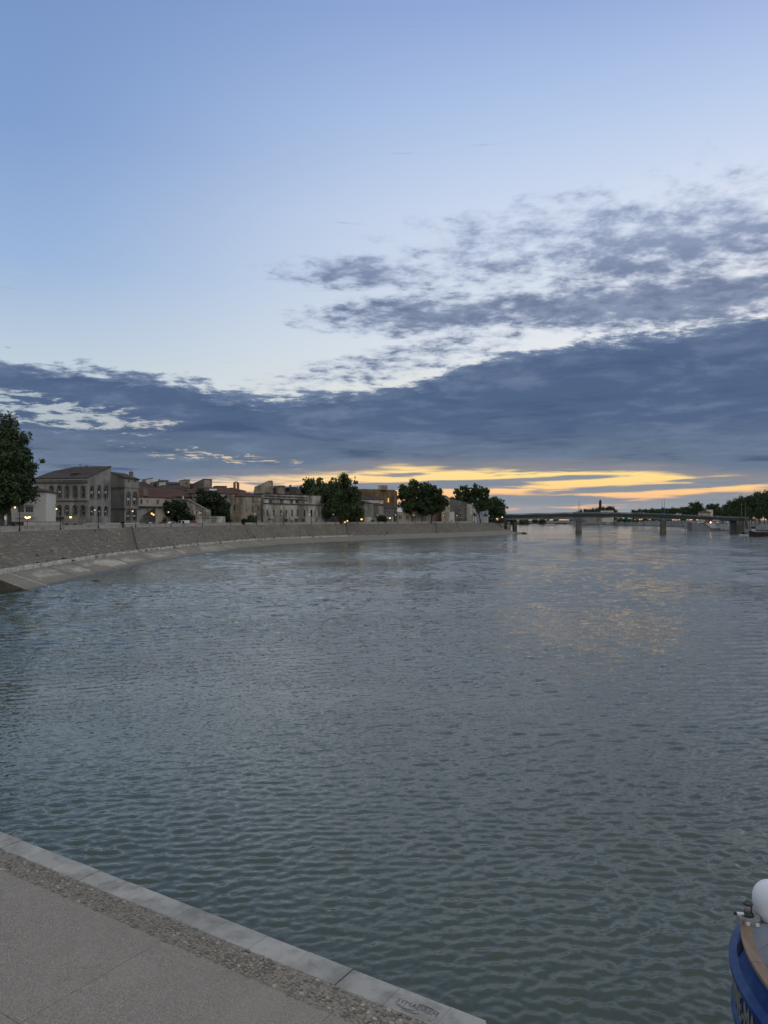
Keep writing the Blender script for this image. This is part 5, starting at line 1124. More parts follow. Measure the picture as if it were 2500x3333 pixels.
# short posts and other lit lamps
mb = MB(); a = arc_at_px(751, 13.4); p, n = curve_at(a, 13.4); mb.lathe((p[0], p[1], ZS), [(.12, -.1), (.1, 1.9), (.14, 2.0)], 8); tag(mb.build('bollard_post', M_iron, origin=(p[0], p[1], ZS)), 'short dark post on the ledge beside the cypress', 'post')
HOT = emat('warm_lamp_glow', (1.0, .66, .22), 1.2); HOTW = emat('warm_white_glow', (1.0, .82, .52), 2.0)
def glow_lamp(name, label, heads, foot, r, glow, power, col=(1, .72, .35), cat='lamp'):
    root = empty(name, foot, label, cat, 'lit lamps on the quay'); c = Vector((0, 0, 0))
    for h in heads:
        h = Vector(h); c += h; mb = MB(); mb.lathe(h, [(r * .5, -r), (r, -r * .3), (r * .9, r * .6)], 8); mb.build('glass', glow, root)
        mb = MB(); mb.lathe(h, [(r * 1.15, r * .62), (r * .5, r * 1.1), (r * .1, r * 1.4)], 8); mb.build('cap', M_iron, root)
        if (h - Vector(foot)).length > .5: mb = MB(); mb.tube([Vector(foot), (foot[0], foot[1], h.z - r * 1.3), (h.x, h.y, h.z - r)], .05, 6); mb.build('stem', M_iron, root)
    if power > 0:
        c /= len(heads); ld = bpy.data.lights.new('bulb', 'POINT'); ld.energy = power; ld.color = col; ld.shadow_soft_size = r; lo = bpy.data.objects.new('bulb', ld); link(lo, root); lo.location = c - Vector(foot) + Vector((0, -r * 1.6, 0))
f = P3(90, 1712, 186)
glow_lamp('cluster_lamp', 'four headed lit lamp in front of the white apartment block', [P3(84, 1683, 186), P3(88, 1685, 185.6), P3(92, 1684, 186.4), P3(96, 1683, 186)], f, .27, HOTW, 12)
glow_lamp('wall_lantern', 'warm wall lamp at the left corner of the arcaded house', [P3(154, 1680, 217)], P3(154, 1680, 217) + Vector((0, .2, -.2)), .33, HOT, 22)
glow_lamp('wall_lantern', 'warm wall lamp beside the dark awning of the arcaded house', [P3(230, 1683, 217)], P3(230, 1683, 217) + Vector((0, .2, -.2)), .36, HOT, 26)
glow_lamp('gate_lamp', 'yellow lamp at the gate of the lean-to shed', [P3(494, 1671, 272), P3(500, 1675, 272)], P3(499, 1690, 272), .34, HOT, 10)
glow_lamp('path_lamp', 'yellow lamps glowing at the foot of the big plane tree', [P3(1123, 1699, 404), P3(1131, 1695, 404)], P3(1127, 1706, 404), .42, HOT, 10)
glow_lamp('floodlight', 'low yellow floodlight washing the corner by the cypress', [P3(1177, 1690, 430)], P3(1177, 1700, 430), .55, HOT, 40, (1, .75, .2))
glow_lamp('door_lamp', 'yellow lamp over the door of the grey gabled house', [P3(1269, 1686, 449)], P3(1269, 1686, 449) + Vector((0, .2, -.2)), .5, HOT, 22)
glow_lamp('bridge_lamp', 'small white lamp at the left end of the bridge', [P3(1635, 1683, 590)], P3(1635, 1702, 590), .42, HOTW, 0)
b = Bld('floodlit_pier', 'stone corner pier washed by yellow floodlight', quadplan(1177, 437, 1188, 438.5, 3), ZZ(1652, 437), M_beige, cat='wall'); b.flat(M_trim, .2, .1); b.done()

# ================================================================== vehicles on the quay
def car(label, px, Y, rz, colour, L=4.2, H=1.5, van=False, z=ZS, cat='car', group='cars parked on the quay', W=1.75):
    x = PX(px, Y)[0]; root = empty('parked_car', (x, Y, z), label, cat, group); root.rotation_euler = (0, 0, rz)
    pm = pmat('car_paint_%02d%02d%02d' % tuple(int(c * 99) for c in colour), colour, tuple(c * 1.15 for c in colour), 1, .3, spec=.5)
    def loc(mb, name, mat, par=root):
        me = bpy.data.meshes.new(name); me.from_pydata(mb.v, [], mb.f); me.materials.append(mat); o = bpy.data.objects.new(name, me); link(o, par); return o
    h = L / 2; prof = [(-h, .35), (-h, .75), (-h * .93, .9), (-h * .45, .98), (-h * .12, H), (h * .55, H), (h * .88, .98), (h, .9), (h, .35)] if not van else [(-h, .35), (-h, .85), (-h * .8, 1.05), (-h * .55, H), (h * .96, H), (h, H * .9), (h, .35)]
    mb = MB(); n = len(prof)
    for s_ in (-1, 1):
        mb.v += [(px_, s_ * W / 2 * (1 - .12 * max(0, (z_ - .9))), z_) for px_, z_ in prof]
    mb.f.append(tuple(range(n))[::-1] if True else ()); mb.f.append(tuple(range(n, 2 * n)))
    for i in range(n): j = (i + 1) % n; mb.f.append((i, j, n + j, n + i))
    mb.mi = [0] * len(mb.f); loc(mb, 'body', pm)
    for s_ in (-1, 1):
        mb = MB(); ww = W / 2 * (1 - .12 * .35) + .004
        q = [(-h * .36, 1.0), (-h * .10, H - .1), (h * .5, H - .1), (h * .72, 1.0)] if not van else [(-h * .66, 1.08), (-h * .5, H - .15), (-h * .1, H - .15), (-h * .1, 1.08)]
        mb.face([(a, s_ * (W / 2 * (1 - .12 * max(0, z_ - .9)) + .006), z_) for a, z_ in q]); loc(mb, 'side_window', M_glass)
        for wx in (-h * .62, h * .62):
            mb = MB(); mb.tube([(wx, s_ * (W / 2 - .2), .32), (wx, s_ * (W / 2 + .01), .32)], .32, 14); wh = loc(mb, 'wheel', M_iron); mb = MB(); mb.tube([(wx, s_ * (W / 2), .32), (wx, s_ * (W / 2 + .02), .32)], .19, 10); loc(mb, 'rim', steel_m, wh)
    mb = MB(); mb.face([(-h * .44, -W * .42, 1.0), (-h * .44, W * .42, 1.0), (-h * .135, W * .40, H - .04), (-h * .135, -W * .40, H - .04)]) if not van else mb.face([(-h * .805, -W * .42, 1.07), (-h * .805, W * .42, 1.07), (-h * .565, W * .4, H - .05), (-h * .565, -W * .4, H - .05)])
    loc(mb, 'windscreen', M_glass)
    for s_ in (-1, 1): mb = MB(); mb.box(-h - .012, -h + .02, s_ * W * .36 - .16, s_ * W * .36 + .16, .62, .76); loc(mb, 'headlight', steel_m)
    return root
car('dark red car parked under the left plane tree', 32, 178, .3, (.10, .015, .012), 4.0)
car('dark grey car before the narrow house, left of the gate lamp', 470, 268, 1.2, (.06, .06, .065))
car('silver car left of the large dark bush', 490, 272, 1.2, (.35, .35, .35))
car('black car parked in the middle of the row before the bush', 527, 275, 1.1, (.012, .012, .014))
car('white car parked behind the lamp before the bush', 556, 279, 1.1, (.72, .72, .70), 4.3, 1.62)
car('white van parked left of the sloping ruin', 596, 286, 1.0, (.75, .75, .74), 4.8, 2.1, True, cat='van', W=1.95)
car('small red van parked at the foot of the ruin', 622, 292, .2, (.28, .02, .02), 4.0, 1.95, True, cat='van')

# ================================================================== people
def person(label, px, Y, top, coat, legs, stride=.25, face=0.0, z=ZW + .02, arm=.25):
    me = bpy.data.meshes.new('person'); V = [(0, 0, .95), (0, 0, 1.15), (0, 0, 1.38), (0, .01, 1.52), (0, .02, 1.62), (0, .02, 1.74), (.10, 0, .90), (.11, stride * .5, .50), (.11, stride * .3 - .05, .08), (.11, stride * .3 + .14, .04), (-.10, 0, .90), (-.11, -stride * .4, .50), (-.11, -stride * 1.1, .10), (-.11, -stride * 1.1 + .18, .04), (.20, 0, 1.42), (.25, -arm * .5, 1.14), (.24, arm * .2, .90), (.24, arm * .35, .80), (-.20, 0, 1.42), (-.25, arm * .5, 1.14), (-.24, arm * .9, .92), (-.24, arm * 1.0, .83)]
    E = [(0, 1), (1, 2), (2, 3), (3, 4), (4, 5), (0, 6), (6, 7), (7, 8), (8, 9), (0, 10), (10, 11), (11, 12), (12, 13), (2, 14), (14, 15), (15, 16), (16, 17), (2, 18), (18, 19), (19, 20), (20, 21)]
    RAD = [.15, .15, .17, .065, .095, .075, .095, .07, .05, .045, .095, .07, .05, .045, .075, .052, .038, .04, .075, .052, .038, .04]
    me.from_pydata(V, E, []); o = bpy.data.objects.new('person', me); link(o); x = PX(px, Y)[0]; o.location = (x, Y, z); o.rotation_euler = (0, 0, face); o.scale = (top / 1.8,) * 3
    sk = o.modifiers.new('skin', 'SKIN'); sv = me.skin_vertices[0].data
    for v_, r_ in zip(sv, RAD): v_.radius = (r_, r_ * .85)
    sv[0].use_root = True; sb = o.modifiers.new('sub', 'SUBSURF'); sb.levels = sb.render_levels = 2
    m = bpy.data.materials.new('clothes'); m.use_nodes = True; q = NB(m.node_tree); bs = m.node_tree.nodes['Principled BSDF']; tc_ = q.new('ShaderNodeTexCoord'); zz = q.xyz(tc_.outputs['Object'])[2]
    c1 = q.mix(q.sstep(zz, .88, .92), (*legs, 1), (*coat, 1)); c2 = q.mix(q.sstep(zz, 1.50, 1.52), c1, (.30, .19, .14, 1)); c3 = q.mix(q.sstep(zz, 1.69, 1.72), c2, (.03, .022, .016, 1)); q.put(bs.inputs['Base Color'], c3); bs.inputs['Roughness'].default_value = .85; me.materials.append(m)
    tag(o, label, 'person', 'people walking by the river'); return o
Yp = dep(829, 2.4)
person('person in black coat walking on the riverside walk, right of a pair', 829.5, Yp, 1.80, (.012, .012, .014), (.012, .012, .014), .2, 2.6)
person('person in pale jacket and dark trousers, left of a pair on the walk', 822.5, Yp - 1, 1.68, (.16, .15, .14), (.02, .02, .025), .25, 2.6)
person('person in dark clothes striding alone below the long facade', 1008, dep(1008, 1.6), 1.80, (.014, .014, .016), (.012, .012, .014), .35, 1.5)
person('person in dark clothes standing alone left of the three plane trees', 1260, dep(1260, 2.2), 1.85, (.012, .012, .014), (.014, .014, .016), .1, 3.0)

# weeds rooted along the edges of the walk and in the pitching
r8 = np.random.default_rng(21); cl = []
for i in range(150):
    a = float(r8.uniform(arc_at_px(-30, 0), arc_at_px(1300, 0))); o_ = float(r8.choice([4.2, 4.3, .6, -.2, r8.uniform(4.5, 12.5), r8.uniform(4.5, 12.5)])); p, n = curve_at(a, o_); z_ = ZW + .05 if o_ < 4.25 else ZW + (o_ - 4.2) / 8.6 * 5.9; cl.append(((p[0], p[1], z_ + .05), (r8.uniform(.15, .5), r8.uniform(.15, .6), r8.uniform(.08, .25))))
wd = leaves('embankment_weeds', cl, 4500, .13, L_bush, None, 22); tag(wd, 'scattered weeds growing along the walk and in the pitched slope', 'weeds', kind='stuff')

# ================================================================== spur, bridge, right bank
spur = empty('stone_spur', (82, 572, 0), 'pitched stone spur with pale ridge lines running into the river below the bridge', 'embankment')
pk = Vector((82.5, 573, 5.7)); ring = [Vector(v) for v in ((62, 517, 2.75), (74, 524, .6), (88, 545, -.5), (100, 566, -.6), (107.5, 580, -.7), (103, 604, -.6), (97, 620, 3.5), (78, 606, 8.6), (66, 560, 8.45), (58, 530, 5.0))]
mb = MB()
for i in range(len(ring)): mb.face([pk, ring[i], ring[(i + 1) % len(ring)]])
mb.build('pitching', PITCH, spur)
for e_, w_ in ((Vector((66.5, 527, 2.95)), .8), (Vector((99, 572, .3)), .55)):
    mb = MB(); d = e_ - pk; mb.obox((pk + e_) / 2 + Vector((0, 0, .12)), d.normalized(), (0, 0, 1), d.normalized().cross(Vector((0, 0, 1))).normalized(), d.length / 2, .12, w_); mb.build('ridge_stone', pale_stone, spur)
for i in range(16):
    mb = MB(); c = Vector((100 + random.uniform(-3, 8), 574 + random.uniform(-4, 24), random.uniform(-.3, .9))); r_ = random.uniform(.6, 1.5); bm = bmesh.new(); bmesh.ops.create_icosphere(bm, subdivisions=1, radius=r_)
    for v in bm.verts: v.co *= random.uniform(.7, 1.2); v.co.z *= .7
    me = bpy.data.meshes.new('rock'); bm.to_mesh(me); bm.free(); me.materials.append(stair_side0); o = bpy.data.objects.new('rock', me); link(o, spur); o.location = c - Vector(spur.location)
b = Bld('old_pier_stub', 'broken stone pier stub standing at the end of the spur', [PX(1650, 596), PX(1661, 596), PX(1663, 603), PX(1650, 603)], [ZZ(1707, 596), ZZ(1706, 596), ZZ(1708, 603), ZZ(1707, 603)], M_stone, z0=-1, cat='ruin'); b.done()
b = Bld('quay_retaining_wall', 'pale retaining wall below the road at the left end of the bridge', quadplan(1582, 584, 1641, 596, 1.0), ZZ(1703, 590), M_grey, z0=1.0, cat='wall'); b.band(0, 1582, 1641, 1709, 1710, M_trim, .2); b.done()
rail_w = empty('quay_railing', PX(1582, 583) + (ZZ(1703, 590),), 'thin iron railing on the pale retaining wall', 'railing')
for j in range(16):
    px = 1584 + j * 3.7; a = P3(px, 1703, 584 + 12 * (px - 1582) / 59); mb = MB(); mb.box(a.x - .06, a.x + .06, a.y, a.y + .1, ZZ(1703, 590), ZZ(1703, 590) + 1.6); mb.build('post', M_iron, rail_w)
mb = MB(); mb.tube([P3(1583, 1697, 584), P3(1641, 1697, 596)], .06, 5); mb.build('hand_rail', M_iron, rail_w)
# ---- bridge
YB, WB = 600.0, 13.0
def ip(px, pts): return float(np.interp(px, [p[0] for p in pts], [p[1] for p in pts]))
RT = [(1500, 1680), (1640, 1672.5), (1700, 1671), (1760, 1669.5), (1885, 1667), (2000, 1667), (2080, 1668.5), (2160, 1671), (2300, 1677.5), (2425, 1682.5), (2560, 1688)]
GB = [(1500, 1694), (1640, 1692.5), (1700, 1691.8), (1790, 1690.5), (1845, 1690), (1872, 1691.5), (1885, 1694.5), (1898, 1691.5), (1925, 1689), (1990, 1684.5), (2050, 1684.5), (2110, 1687), (2145, 1690.5), (2160, 1695), (2175, 1691), (2210, 1689.5), (2300, 1690.5), (2425, 1692.5)]
steel_br = pmat('bridge_girder_paint', (.27, .285, .295), (.34, .355, .365), .25, .7, c3=(.21, .22, .225))
green_br = pmat('bridge_fascia_green', (.042, .056, .052), (.06, .074, .068), .4, .7)
rail_br = pmat('bridge_railing_paint', (.17, .18, .18), (.23, .24, .24), .4, .6)
pier_m = wallmat('pier_stone', (.16, .145, .122), (.23, .21, .175), (.11, .10, .085), .3, .06)
bridge = empty('road_bridge', (PX(1885, YB)[0], YB, 0), 'low grey girder road bridge on two stone piers across the river', 'bridge')
def ribbon(name, ptop, pbot, y0, y1, px0, px1, mat, step=12, parent=bridge):
    mb = MB(); n = int((px1 - px0) / step) + 1; pxs = [px0 + (px1 - px0) * i / n for i in range(n + 1)]
    for a, c in zip(pxs[:-1], pxs[1:]):
        xa, xc = PX(a, YB)[0], PX(c, YB)[0]; mb.prism([(xa, y0), (xc, y0), (xc, y1), (xa, y1)], [ZZ(pbot(a), YB), ZZ(pbot(c), YB), ZZ(pbot(c), YB), ZZ(pbot(a), YB)], [ZZ(ptop(a), YB), ZZ(ptop(c), YB), ZZ(ptop(c), YB), ZZ(ptop(a), YB)])
    return mb.build(name, mat, parent)
ribbon('girder', lambda p: ip(p, RT) + 13, lambda p: ip(p, GB), YB + 1.2, YB + WB - 1.2, 1640, 2418, steel_br, 9)
ribbon('fascia', lambda p: ip(p, RT) + 4.6, lambda p: ip(p, RT) + 12.9, YB, YB + WB, 1510, 2440, green_br)
ribbon('pavement_edge', lambda p: ip(p, RT) + 4.0, lambda p: ip(p, RT) + 4.5, YB - .15, YB + WB + .15, 1510, 2440, rail_br)
for yy in (YB + .1, YB + WB - .2):
    r_ = ribbon('railing', lambda p: ip(p, RT), lambda p: ip(p, RT) + .45, yy, yy + .12, 1510, 2440, rail_br)
    ribbon('mid_rail', lambda p: ip(p, RT) + 1.9, lambda p: ip(p, RT) + 2.25, yy + .02, yy + .1, 1510, 2440, rail_br, parent=r_)
    mb = MB(); px = 1512
    while px < 2440:
        x = PX(px, YB)[0]; mb.box(x - .1, x + .1, yy + .02, yy + .1, ZZ(ip(px, RT) + 4.0, YB), ZZ(ip(px, RT) + .5, YB)); px += 1.9
    tag(mb.build('balusters', rail_br, r_), kind='stuff')
px = 1660
while px < 2410:
    x = PX(px, YB)[0]; mb = MB(); mb.box(x - .12, x + .12, YB + 1.08, YB + 1.198, ZZ(ip(px, GB) - .4, YB), ZZ(ip(px, RT) + 13.2, YB)); mb.build('stiffener', steel_br, bridge); px += 26.5
for px, lab in ((1885, 'left'), (2160, 'right')):
    x = PX(px, YB)[0]; mb = MB(); zt = ZZ(1696.5, YB); w = 2.5
    def hexa(w_, e_, L_=10.0):
        q_ = [(-w_, 0), (-w_ * .35, -e_), (w_ * .35, -e_), (w_, 0), (w_, L_), (w_ * .35, L_ + e_), (-w_ * .35, L_ + e_), (-w_, L_)]; t_ = math.atan2(x, YB)     # piers lie along the current
        return [(x + a_ * math.cos(t_) + b_ * math.sin(t_), YB + 1.4 - a_ * math.sin(t_) + b_ * math.cos(t_)) for a_, b_ in q_]
    mb.prism(hexa(2.3, 1.0), 1.6, zt); p_ = mb.build('pier', pier_m, bridge)
    mb = MB(); mb.prism(hexa(2.55, 1.25), zt + .003, zt + .5); mb.build('pier_cap', M_dstone, p_)
    mb = MB(); a = hexa(2.9, 1.6); c = hexa(2.35, 1.05); n = len(a)
    for i in range(n): j = (i + 1) % n; mb.face([(*a[i], -.8), (*a[j], -.8), (*c[j], 1.9), (*c[i], 1.9)])
    mb.build('footing', stair_side0, p_)
    mb = MB()
    for s_ in (-1, 1):
        for q in (1.2, 2.6, 4.2): mb.tube([(x + s_ * .8, YB + 1.0, zt + .3), (x + s_ * q, YB + 1.0, ZZ(ip(px, RT) + 13, YB))], .12, 5)
        mb.tube([(x + s_ * .2, YB + 1.0, zt + 1.6), (x + s_ * 4.2, YB + 1.0, zt + 2.2)], .1, 5)
    mb.build('bracing', rail_br, bridge)
for x0, x1 in ((1675.5, 1679.2), (1680.2, 1685)):
    mb = MB(); mb.box(PX(x0, YB)[0], PX(x1, YB)[0], YB + 2, YB + WB - 2, -1.5, ZZ(1692.4, YB)); mb.build('side_column', pier_m, bridge)
mb = MB(); mb.box(PX(1639, YB)[0], PX(1651, YB)[0], YB + .4, YB + WB - .4, -1, ZZ(1690, YB)); mb.build('left_abutment', M_dstone, bridge)
mb = MB(); mb.box(PX(2399, YB)[0], PX(2423, YB)[0], YB + .4, YB + WB - .4, -1, ZZ(1692.7, YB)); mb.build('right_abutment', pier_m, bridge)
mb = MB(); mb.prism([PX(2424, YB - 2), PX(2434, YB - 6), PX(2436, YB), PX(2426, YB)], ZZ(1722, YB), [ZZ(1681, YB), ZZ(1706, YB), ZZ(1706, YB), ZZ(1681, YB)]); mb.build('wing_wall', pier_m, bridge)
def mast(label, px, y0, y1, Y=YB + .7):
    a, c = P3(px, y1, Y), P3(px, y0, Y); mb = MB(); mb.tube([a, a + (c - a) * .1, a + (c - a) * .7, c], [.22, .18, .13, .06], 6); r_ = empty('mast', tuple(a), label, 'mast', 'tall masts on the bridge'); mb.build('pole', rail_br, r_); mb = MB(); m = a + (c - a) * .72; mb.box(m.x - .16, m.x + .16, m.y - .16, m.y + .16, m.z, m.z + .5); mb.build('fitting', rail_br, r_)
for px, y0, y1, lab in ((1883.5, 1632, 1696, 'left mast of the pair over the left pier'), (1888, 1622, 1696, 'right mast of the pair over the left pier'), (2155.5, 1626, 1676, 'left mast of the pair over the right pier'), (2163, 1622, 1676, 'right mast of the pair over the right pier'), (2414.5, 1631, 1684, 'shorter mast at the right end of the bridge'), (2426, 1626, 1684, 'taller mast at the right end of the bridge'), (1640, 1641, 1690, 'single mast at the left end of the bridge')): mast(lab, px, y0, y1)
zdk = lambda px: ZZ(ip(px, RT) + 4.0, YB)
dkc = car('dark car with its lights on crossing the bridge', 2086, YB + 4, 0.0, (.02, .02, .022), z=zdk(2086), group='cars on the bridge', H=1.9)
car('white car crossing the bridge right of the right pier', 2207, YB + 4, 0.0, (.72, .72, .7), 4.6, z=zdk(2207), group='cars on the bridge', H=1.7)
mb = MB(); a = Vector((2.15, -.7, .7)); mb.lathe(a, [(.05, -.2), (.22, 0), (.05, .2)], 8); me = bpy.data.meshes.new('lit_headlamp'); me.from_pydata(mb.v, [], mb.f); me.materials.append(HOTW); link(bpy.data.objects.new('lit_headlamp', me), dkc)

# ---- right bank
SH = [(250, 250), (262, 440), (290, 600), (313, 687), (332, 760), (370, 900), (414, 1057), (438, 1200), (436, 1400), (404, 1720), (330, 1900)]
SHd = catmull([SH[0]] + SH + [SH[-1]], 12.0)
wall_c = pmat('quay_concrete_right', (.27, .262, .24), (.35, .34, .312), .12, .9, .03, 1.5, c3=(.15, .147, .137), stretch=(1, 1, .4))
bank_c = pmat('right_bank_pitching', (.15, .145, .132), (.21, .203, .185), .3, .9, .05, 1.5, c3=(.115, .11, .10))
ZR = 6.8
N2 = np.gradient(SHd, axis=0); N2 /= np.linalg.norm(N2, axis=1)[:, None]; N2 = np.stack([N2[:, 1], -N2[:, 0]], 1)
mb = MB()
for i in range(len(SHd) - 1):
    rows = []
    for j in (i, i + 1):
        p, n = SHd[j], N2[j]; w_ = float(np.interp(p[1], [650, 800], [11, 0.4])); rows.append([(p[0] - n[0], p[1] - n[1], -1.5), (p[0], p[1], .9), (p[0] + n[0] * w_, p[1] + n[1] * w_, ZR), (p[0] + n[0] * (w_ + 60), p[1] + n[1] * (w_ + 60), ZR + .1)])
    for a in range(3):
        mb.cur = 0 if a == 0 else (1 if (a == 1 and SHd[i][1] > 720) else (2 if a == 1 else 3)); mb.face([rows[0][a], rows[1][a], rows[1][a + 1], rows[0][a + 1]][::-1])
tag(mb.build('right_bank', [stair_side0, wall_c, bank_c, street_m]), kind='structure')
mb = MB(); far = [(p[0] + n[0] * (float(np.interp(p[1], [650, 800], [11, .4])) + 58), p[1] + n[1] * (float(np.interp(p[1], [650, 800], [11, .4])) + 58)) for p, n in zip(SHd, N2)]
for i in range(len(far) - 1): mb.face([(*far[i], ZR + .02), (4000, far[i][1] * 1.3 - 50, ZR + .5), (4000, far[i + 1][1] * 1.3 - 50, ZR + .5), (*far[i + 1], ZR + .02)])
tag(mb.build('right_meadow', pmat('meadow', (.06, .065, .03), (.09, .095, .045), .05)), kind='structure')
mb = MB(); mb.prism([(150, 1530), (330, 1560), (420, 1740), (2500, 2600), (2500, 4200), (-2500, 4200), (-800, 1400), (60, 1150), (130, 1400)], -5, 3.2); tag(mb.build('far_bank', ground_m), kind='structure')
mb = MB(); mb.prism([(98, 640), (60, 1000), (60, 1150), (-800, 1400), (-800, 620), (40, 600)], -5, 6.0); tag(mb.build('left_far_bank', ground_m), kind='structure')
# ---- woods
def proto_tree(n, size, seed, tall=1.0):
    root = empty('woodland_tree', (0, 0, 0)); lob = [((0, 0, .62), (.30, .30, .36)), ((.10, .05, .48), (.26, .26, .26)), ((-.12, 0, .45), (.24, .24, .25)), ((.02, -.05, .80), (.18, .18, .19))]
    c = clumpset(lob, 14, .38, seed); leaves('crown', c, n, size, L_dark, root, seed); limbs('trunk', (0, 0, 0), [(0, 0, .85), (.15, 0, .6), (-.15, 0, .6)], .018, root, seed, .35, .04); return root
protos = [proto_tree(3600, .032, 40 + i) for i in range(3)]
def plant(pi, x, y, z, h, wid, label, group):
    def cp(o, par):
        c = o.copy(); COL.objects.link(c); c.parent = par
        for ch in list(o.children): cp(ch, c)
        return c
    r = cp(protos[pi], None); r.location = (x, y, z); r.scale = (h * wid, h * wid, h); r.rotation_euler = (0, 0, random.uniform(0, 6)); tag(r, label, 'tree', group); return r
GW = 'trees on the right bank'
wood = [(2345, 1648, 700), (2362, 1638, 690), (2378, 1627, 710), (2392, 1621, 680), (2404, 1617, 720), (2416, 1612, 690), (2430, 1611, 700), (2446, 1608, 670), (2460, 1600, 690), (2474, 1596, 700), (2488, 1600, 660), (2500, 1594, 680), (2516, 1598, 690), (2535, 1592, 700), (2352, 1660, 670), (2440, 1650, 640), (2470, 1650, 640), (2500, 1650, 635), (2408, 1655, 650), (2378, 1655, 655)]
for i, (px, py, Y) in enumerate(wood): plant(i % 3, PX(px, Y)[0], Y, ZR, ZZ(py, Y) - ZR, random.uniform(.55, .75), 'tall dark tree in the dense wood behind the right end of the bridge', 'dense wood at the right end of the bridge')
mid = [(2240, 1646, 900, 'round dark tree left of the tiled roof pavilion'), (2258, 1632, 905, 'tall round dark tree above the middle of the right span'), (2276, 1631, 910, 'dark tree right above the tiled roof pavilion'), (2310, 1636, 930, 'paler loose tree behind the tiled roof pavilion'), (2328, 1636, 920, 'paler tree at the edge of the dense right wood')]
for i, (px, py, Y, lab) in enumerate(mid): plant(i % 3, PX(px, Y)[0], Y, ZR, ZZ(py, Y) - ZR, .85, lab, GW)
for i, px in enumerate(range(2064, 2236, 11)): Y = 1180 - i * 14; plant(i % 3, PX(px, Y)[0], Y, ZR, ZZ(1659 - i * .6 + random.uniform(-3, 2), Y) - ZR, 1.0, 'small far tree in the low row above the right span', 'low far row of trees on the right bank')
top = [(1870, 1667), (1880, 1662), (1892, 1657), (1905, 1654), (1918, 1655), (1930, 1653), (1942, 1651), (1955, 1648), (1966, 1648), (1978, 1645), (1990, 1645), (2000, 1652)]
for i, (px, py) in enumerate(top): Y = 1560 + random.uniform(-15, 15); plant(i % 3, PX(px, Y)[0], Y, 4.0, ZZ(py, Y) - 4, .62, 'far dark tree in the clump below the red tower', 'tree clump below the red tower')
def belt(name, label, x0, y0, x1, y1, h, n, size, seed, zb):
    r = np.random.default_rng(seed); cl = []
    for i in range(60): t = r.random(); cl.append(((x0 + (x1 - x0) * t, y0 + (y1 - y0) * t + r.uniform(-6, 6), zb + h * r.uniform(.2, .8)), h * r.uniform(.25, .42)))
    o = leaves(name, cl, n, size, L_dark, None, seed); tag(o, label, 'trees', kind='stuff')
belt('far_woodland', 'dark far bank woodland seen under the left span of the bridge', 120, 1500, 345, 1540, 12, 9000, 1.3, 5, 2.0)
belt('far_woodland', 'thin far woodland along the horizon', 420, 1900, 1500, 2300, 14, 7000, 2.0, 6, 3.0)
belt('left_far_woodland', 'woodland on the left bank beyond the bridge', 88, 690, 60, 1150, 9, 7000, .9, 8, 4.0)
belt('riverside_scrub', 'scrub above the right quay wall beyond the bridge', 445, 1250, 416, 1720, 7, 5000, 1.1, 9, 6.5)
for pr in protos:
    for o in list(pr.children_recursive) + [pr]: bpy.data.objects.remove(o)
# ---- red tower, houses and small things on the right
tw = empty('distant_tower', P3(1954, 1680, 1640), 'slim dark red tower rising above the far tree clump', 'tower'); x = PX(1954, 1640)[0]
mb = MB(); mb.lathe((x, 1640, 6), [(3.4, 0), (2.8, ZZ(1634, 1640) - 6)], 8); mb.build('shaft', pmat('tower_brick', (.10, .022, .018), (.14, .03, .024), .3), tw)
mb = MB(); mb.lathe((x, 1640, ZZ(1634, 1640) + .01), [(3.2, 0), (3.2, 1.2), (2.0, 1.3), (1.8, 4.0), (.4, 5.6)], 8); mb.build('lantern_top', pmat('tower_dark', (.03, .02, .02), (.04, .03, .03), .3), tw)
b = Bld('white_flat_building', 'long low white building beyond the bridge below the far tree clump', quadplan(1963, 1430, 1998, 1432, 12), ZZ(1662, 1430), M_white, z0=ZR - 1)
for px in (1970, 1977): b.win(0, px - 1.2, px + 1.2, 1665, 1669, mull=0, sill=False)
b.flat(M_trim, .4, .4); b.done()
b = Bld('grey_strip_building', 'low grey strip building behind the left pier masts', quadplan(1868, 1440, 1962, 1436, 12), ZZ(1667, 1438), M_grey, z0=4.0); b.flat(M_trim, .4, .3); b.done()
b = Bld('chimney_block', 'small square chimney block right of the white building', quadplan(2007, 1420, 2011, 1420, 3), ZZ(1660, 1420), M_dstone, z0=ZR - 1, cat='chimney'); b.flat(M_dstone, .3, .2); b.done()
b = Bld('tiled_pavilion', 'low house with a wide tiled roof behind the right span', quadplan(2288, 780, 2313, 781, 9), ZZ(1668, 780), M_beige, z0=ZR - 1); b.hip(2.0, M_roof, 1.0); b.done()
b = Bld('white_block_house', 'small white block beside the tiled roof pavilion', quadplan(2311, 790, 2321, 791, 6), ZZ(1659, 790), M_white, z0=ZR - 1); b.flat(M_trim, .3, .2); b.done()
b = Bld('orange_hut', 'orange hut on the right quay under the bridge', quadplan(2303, 752, 2319, 753, 4), ZZ(1690, 752), pmat('orange_paint', (.34, .10, .04), (.40, .13, .06), .5), z0=ZR - 1, cat='hut'); b.win(0, 2306, 2309, 1692, 1695, mull=0, sill=False); b.flat(M_trim, .2, .3); b.done()
for kq, (px, c) in enumerate(((2262, (.5, .5, .5)), (2275, (.72, .72, .7)), (2291, (.3, .32, .36)), (2338, (.74, .74, .73)), (2352, (.06, .06, .07)), (2361, (.7, .7, .7)), (2371, (.74, .74, .73)))):
    car('%s car parked on the right quay under the bridge' % ('first pale', 'second pale', 'slate grey', 'third pale', 'black', 'fourth pale', 'rightmost pale')[kq], px, 742, 0.1, c, z=ZR + .05, group='cars on the right quay under the bridge', H=1.8)
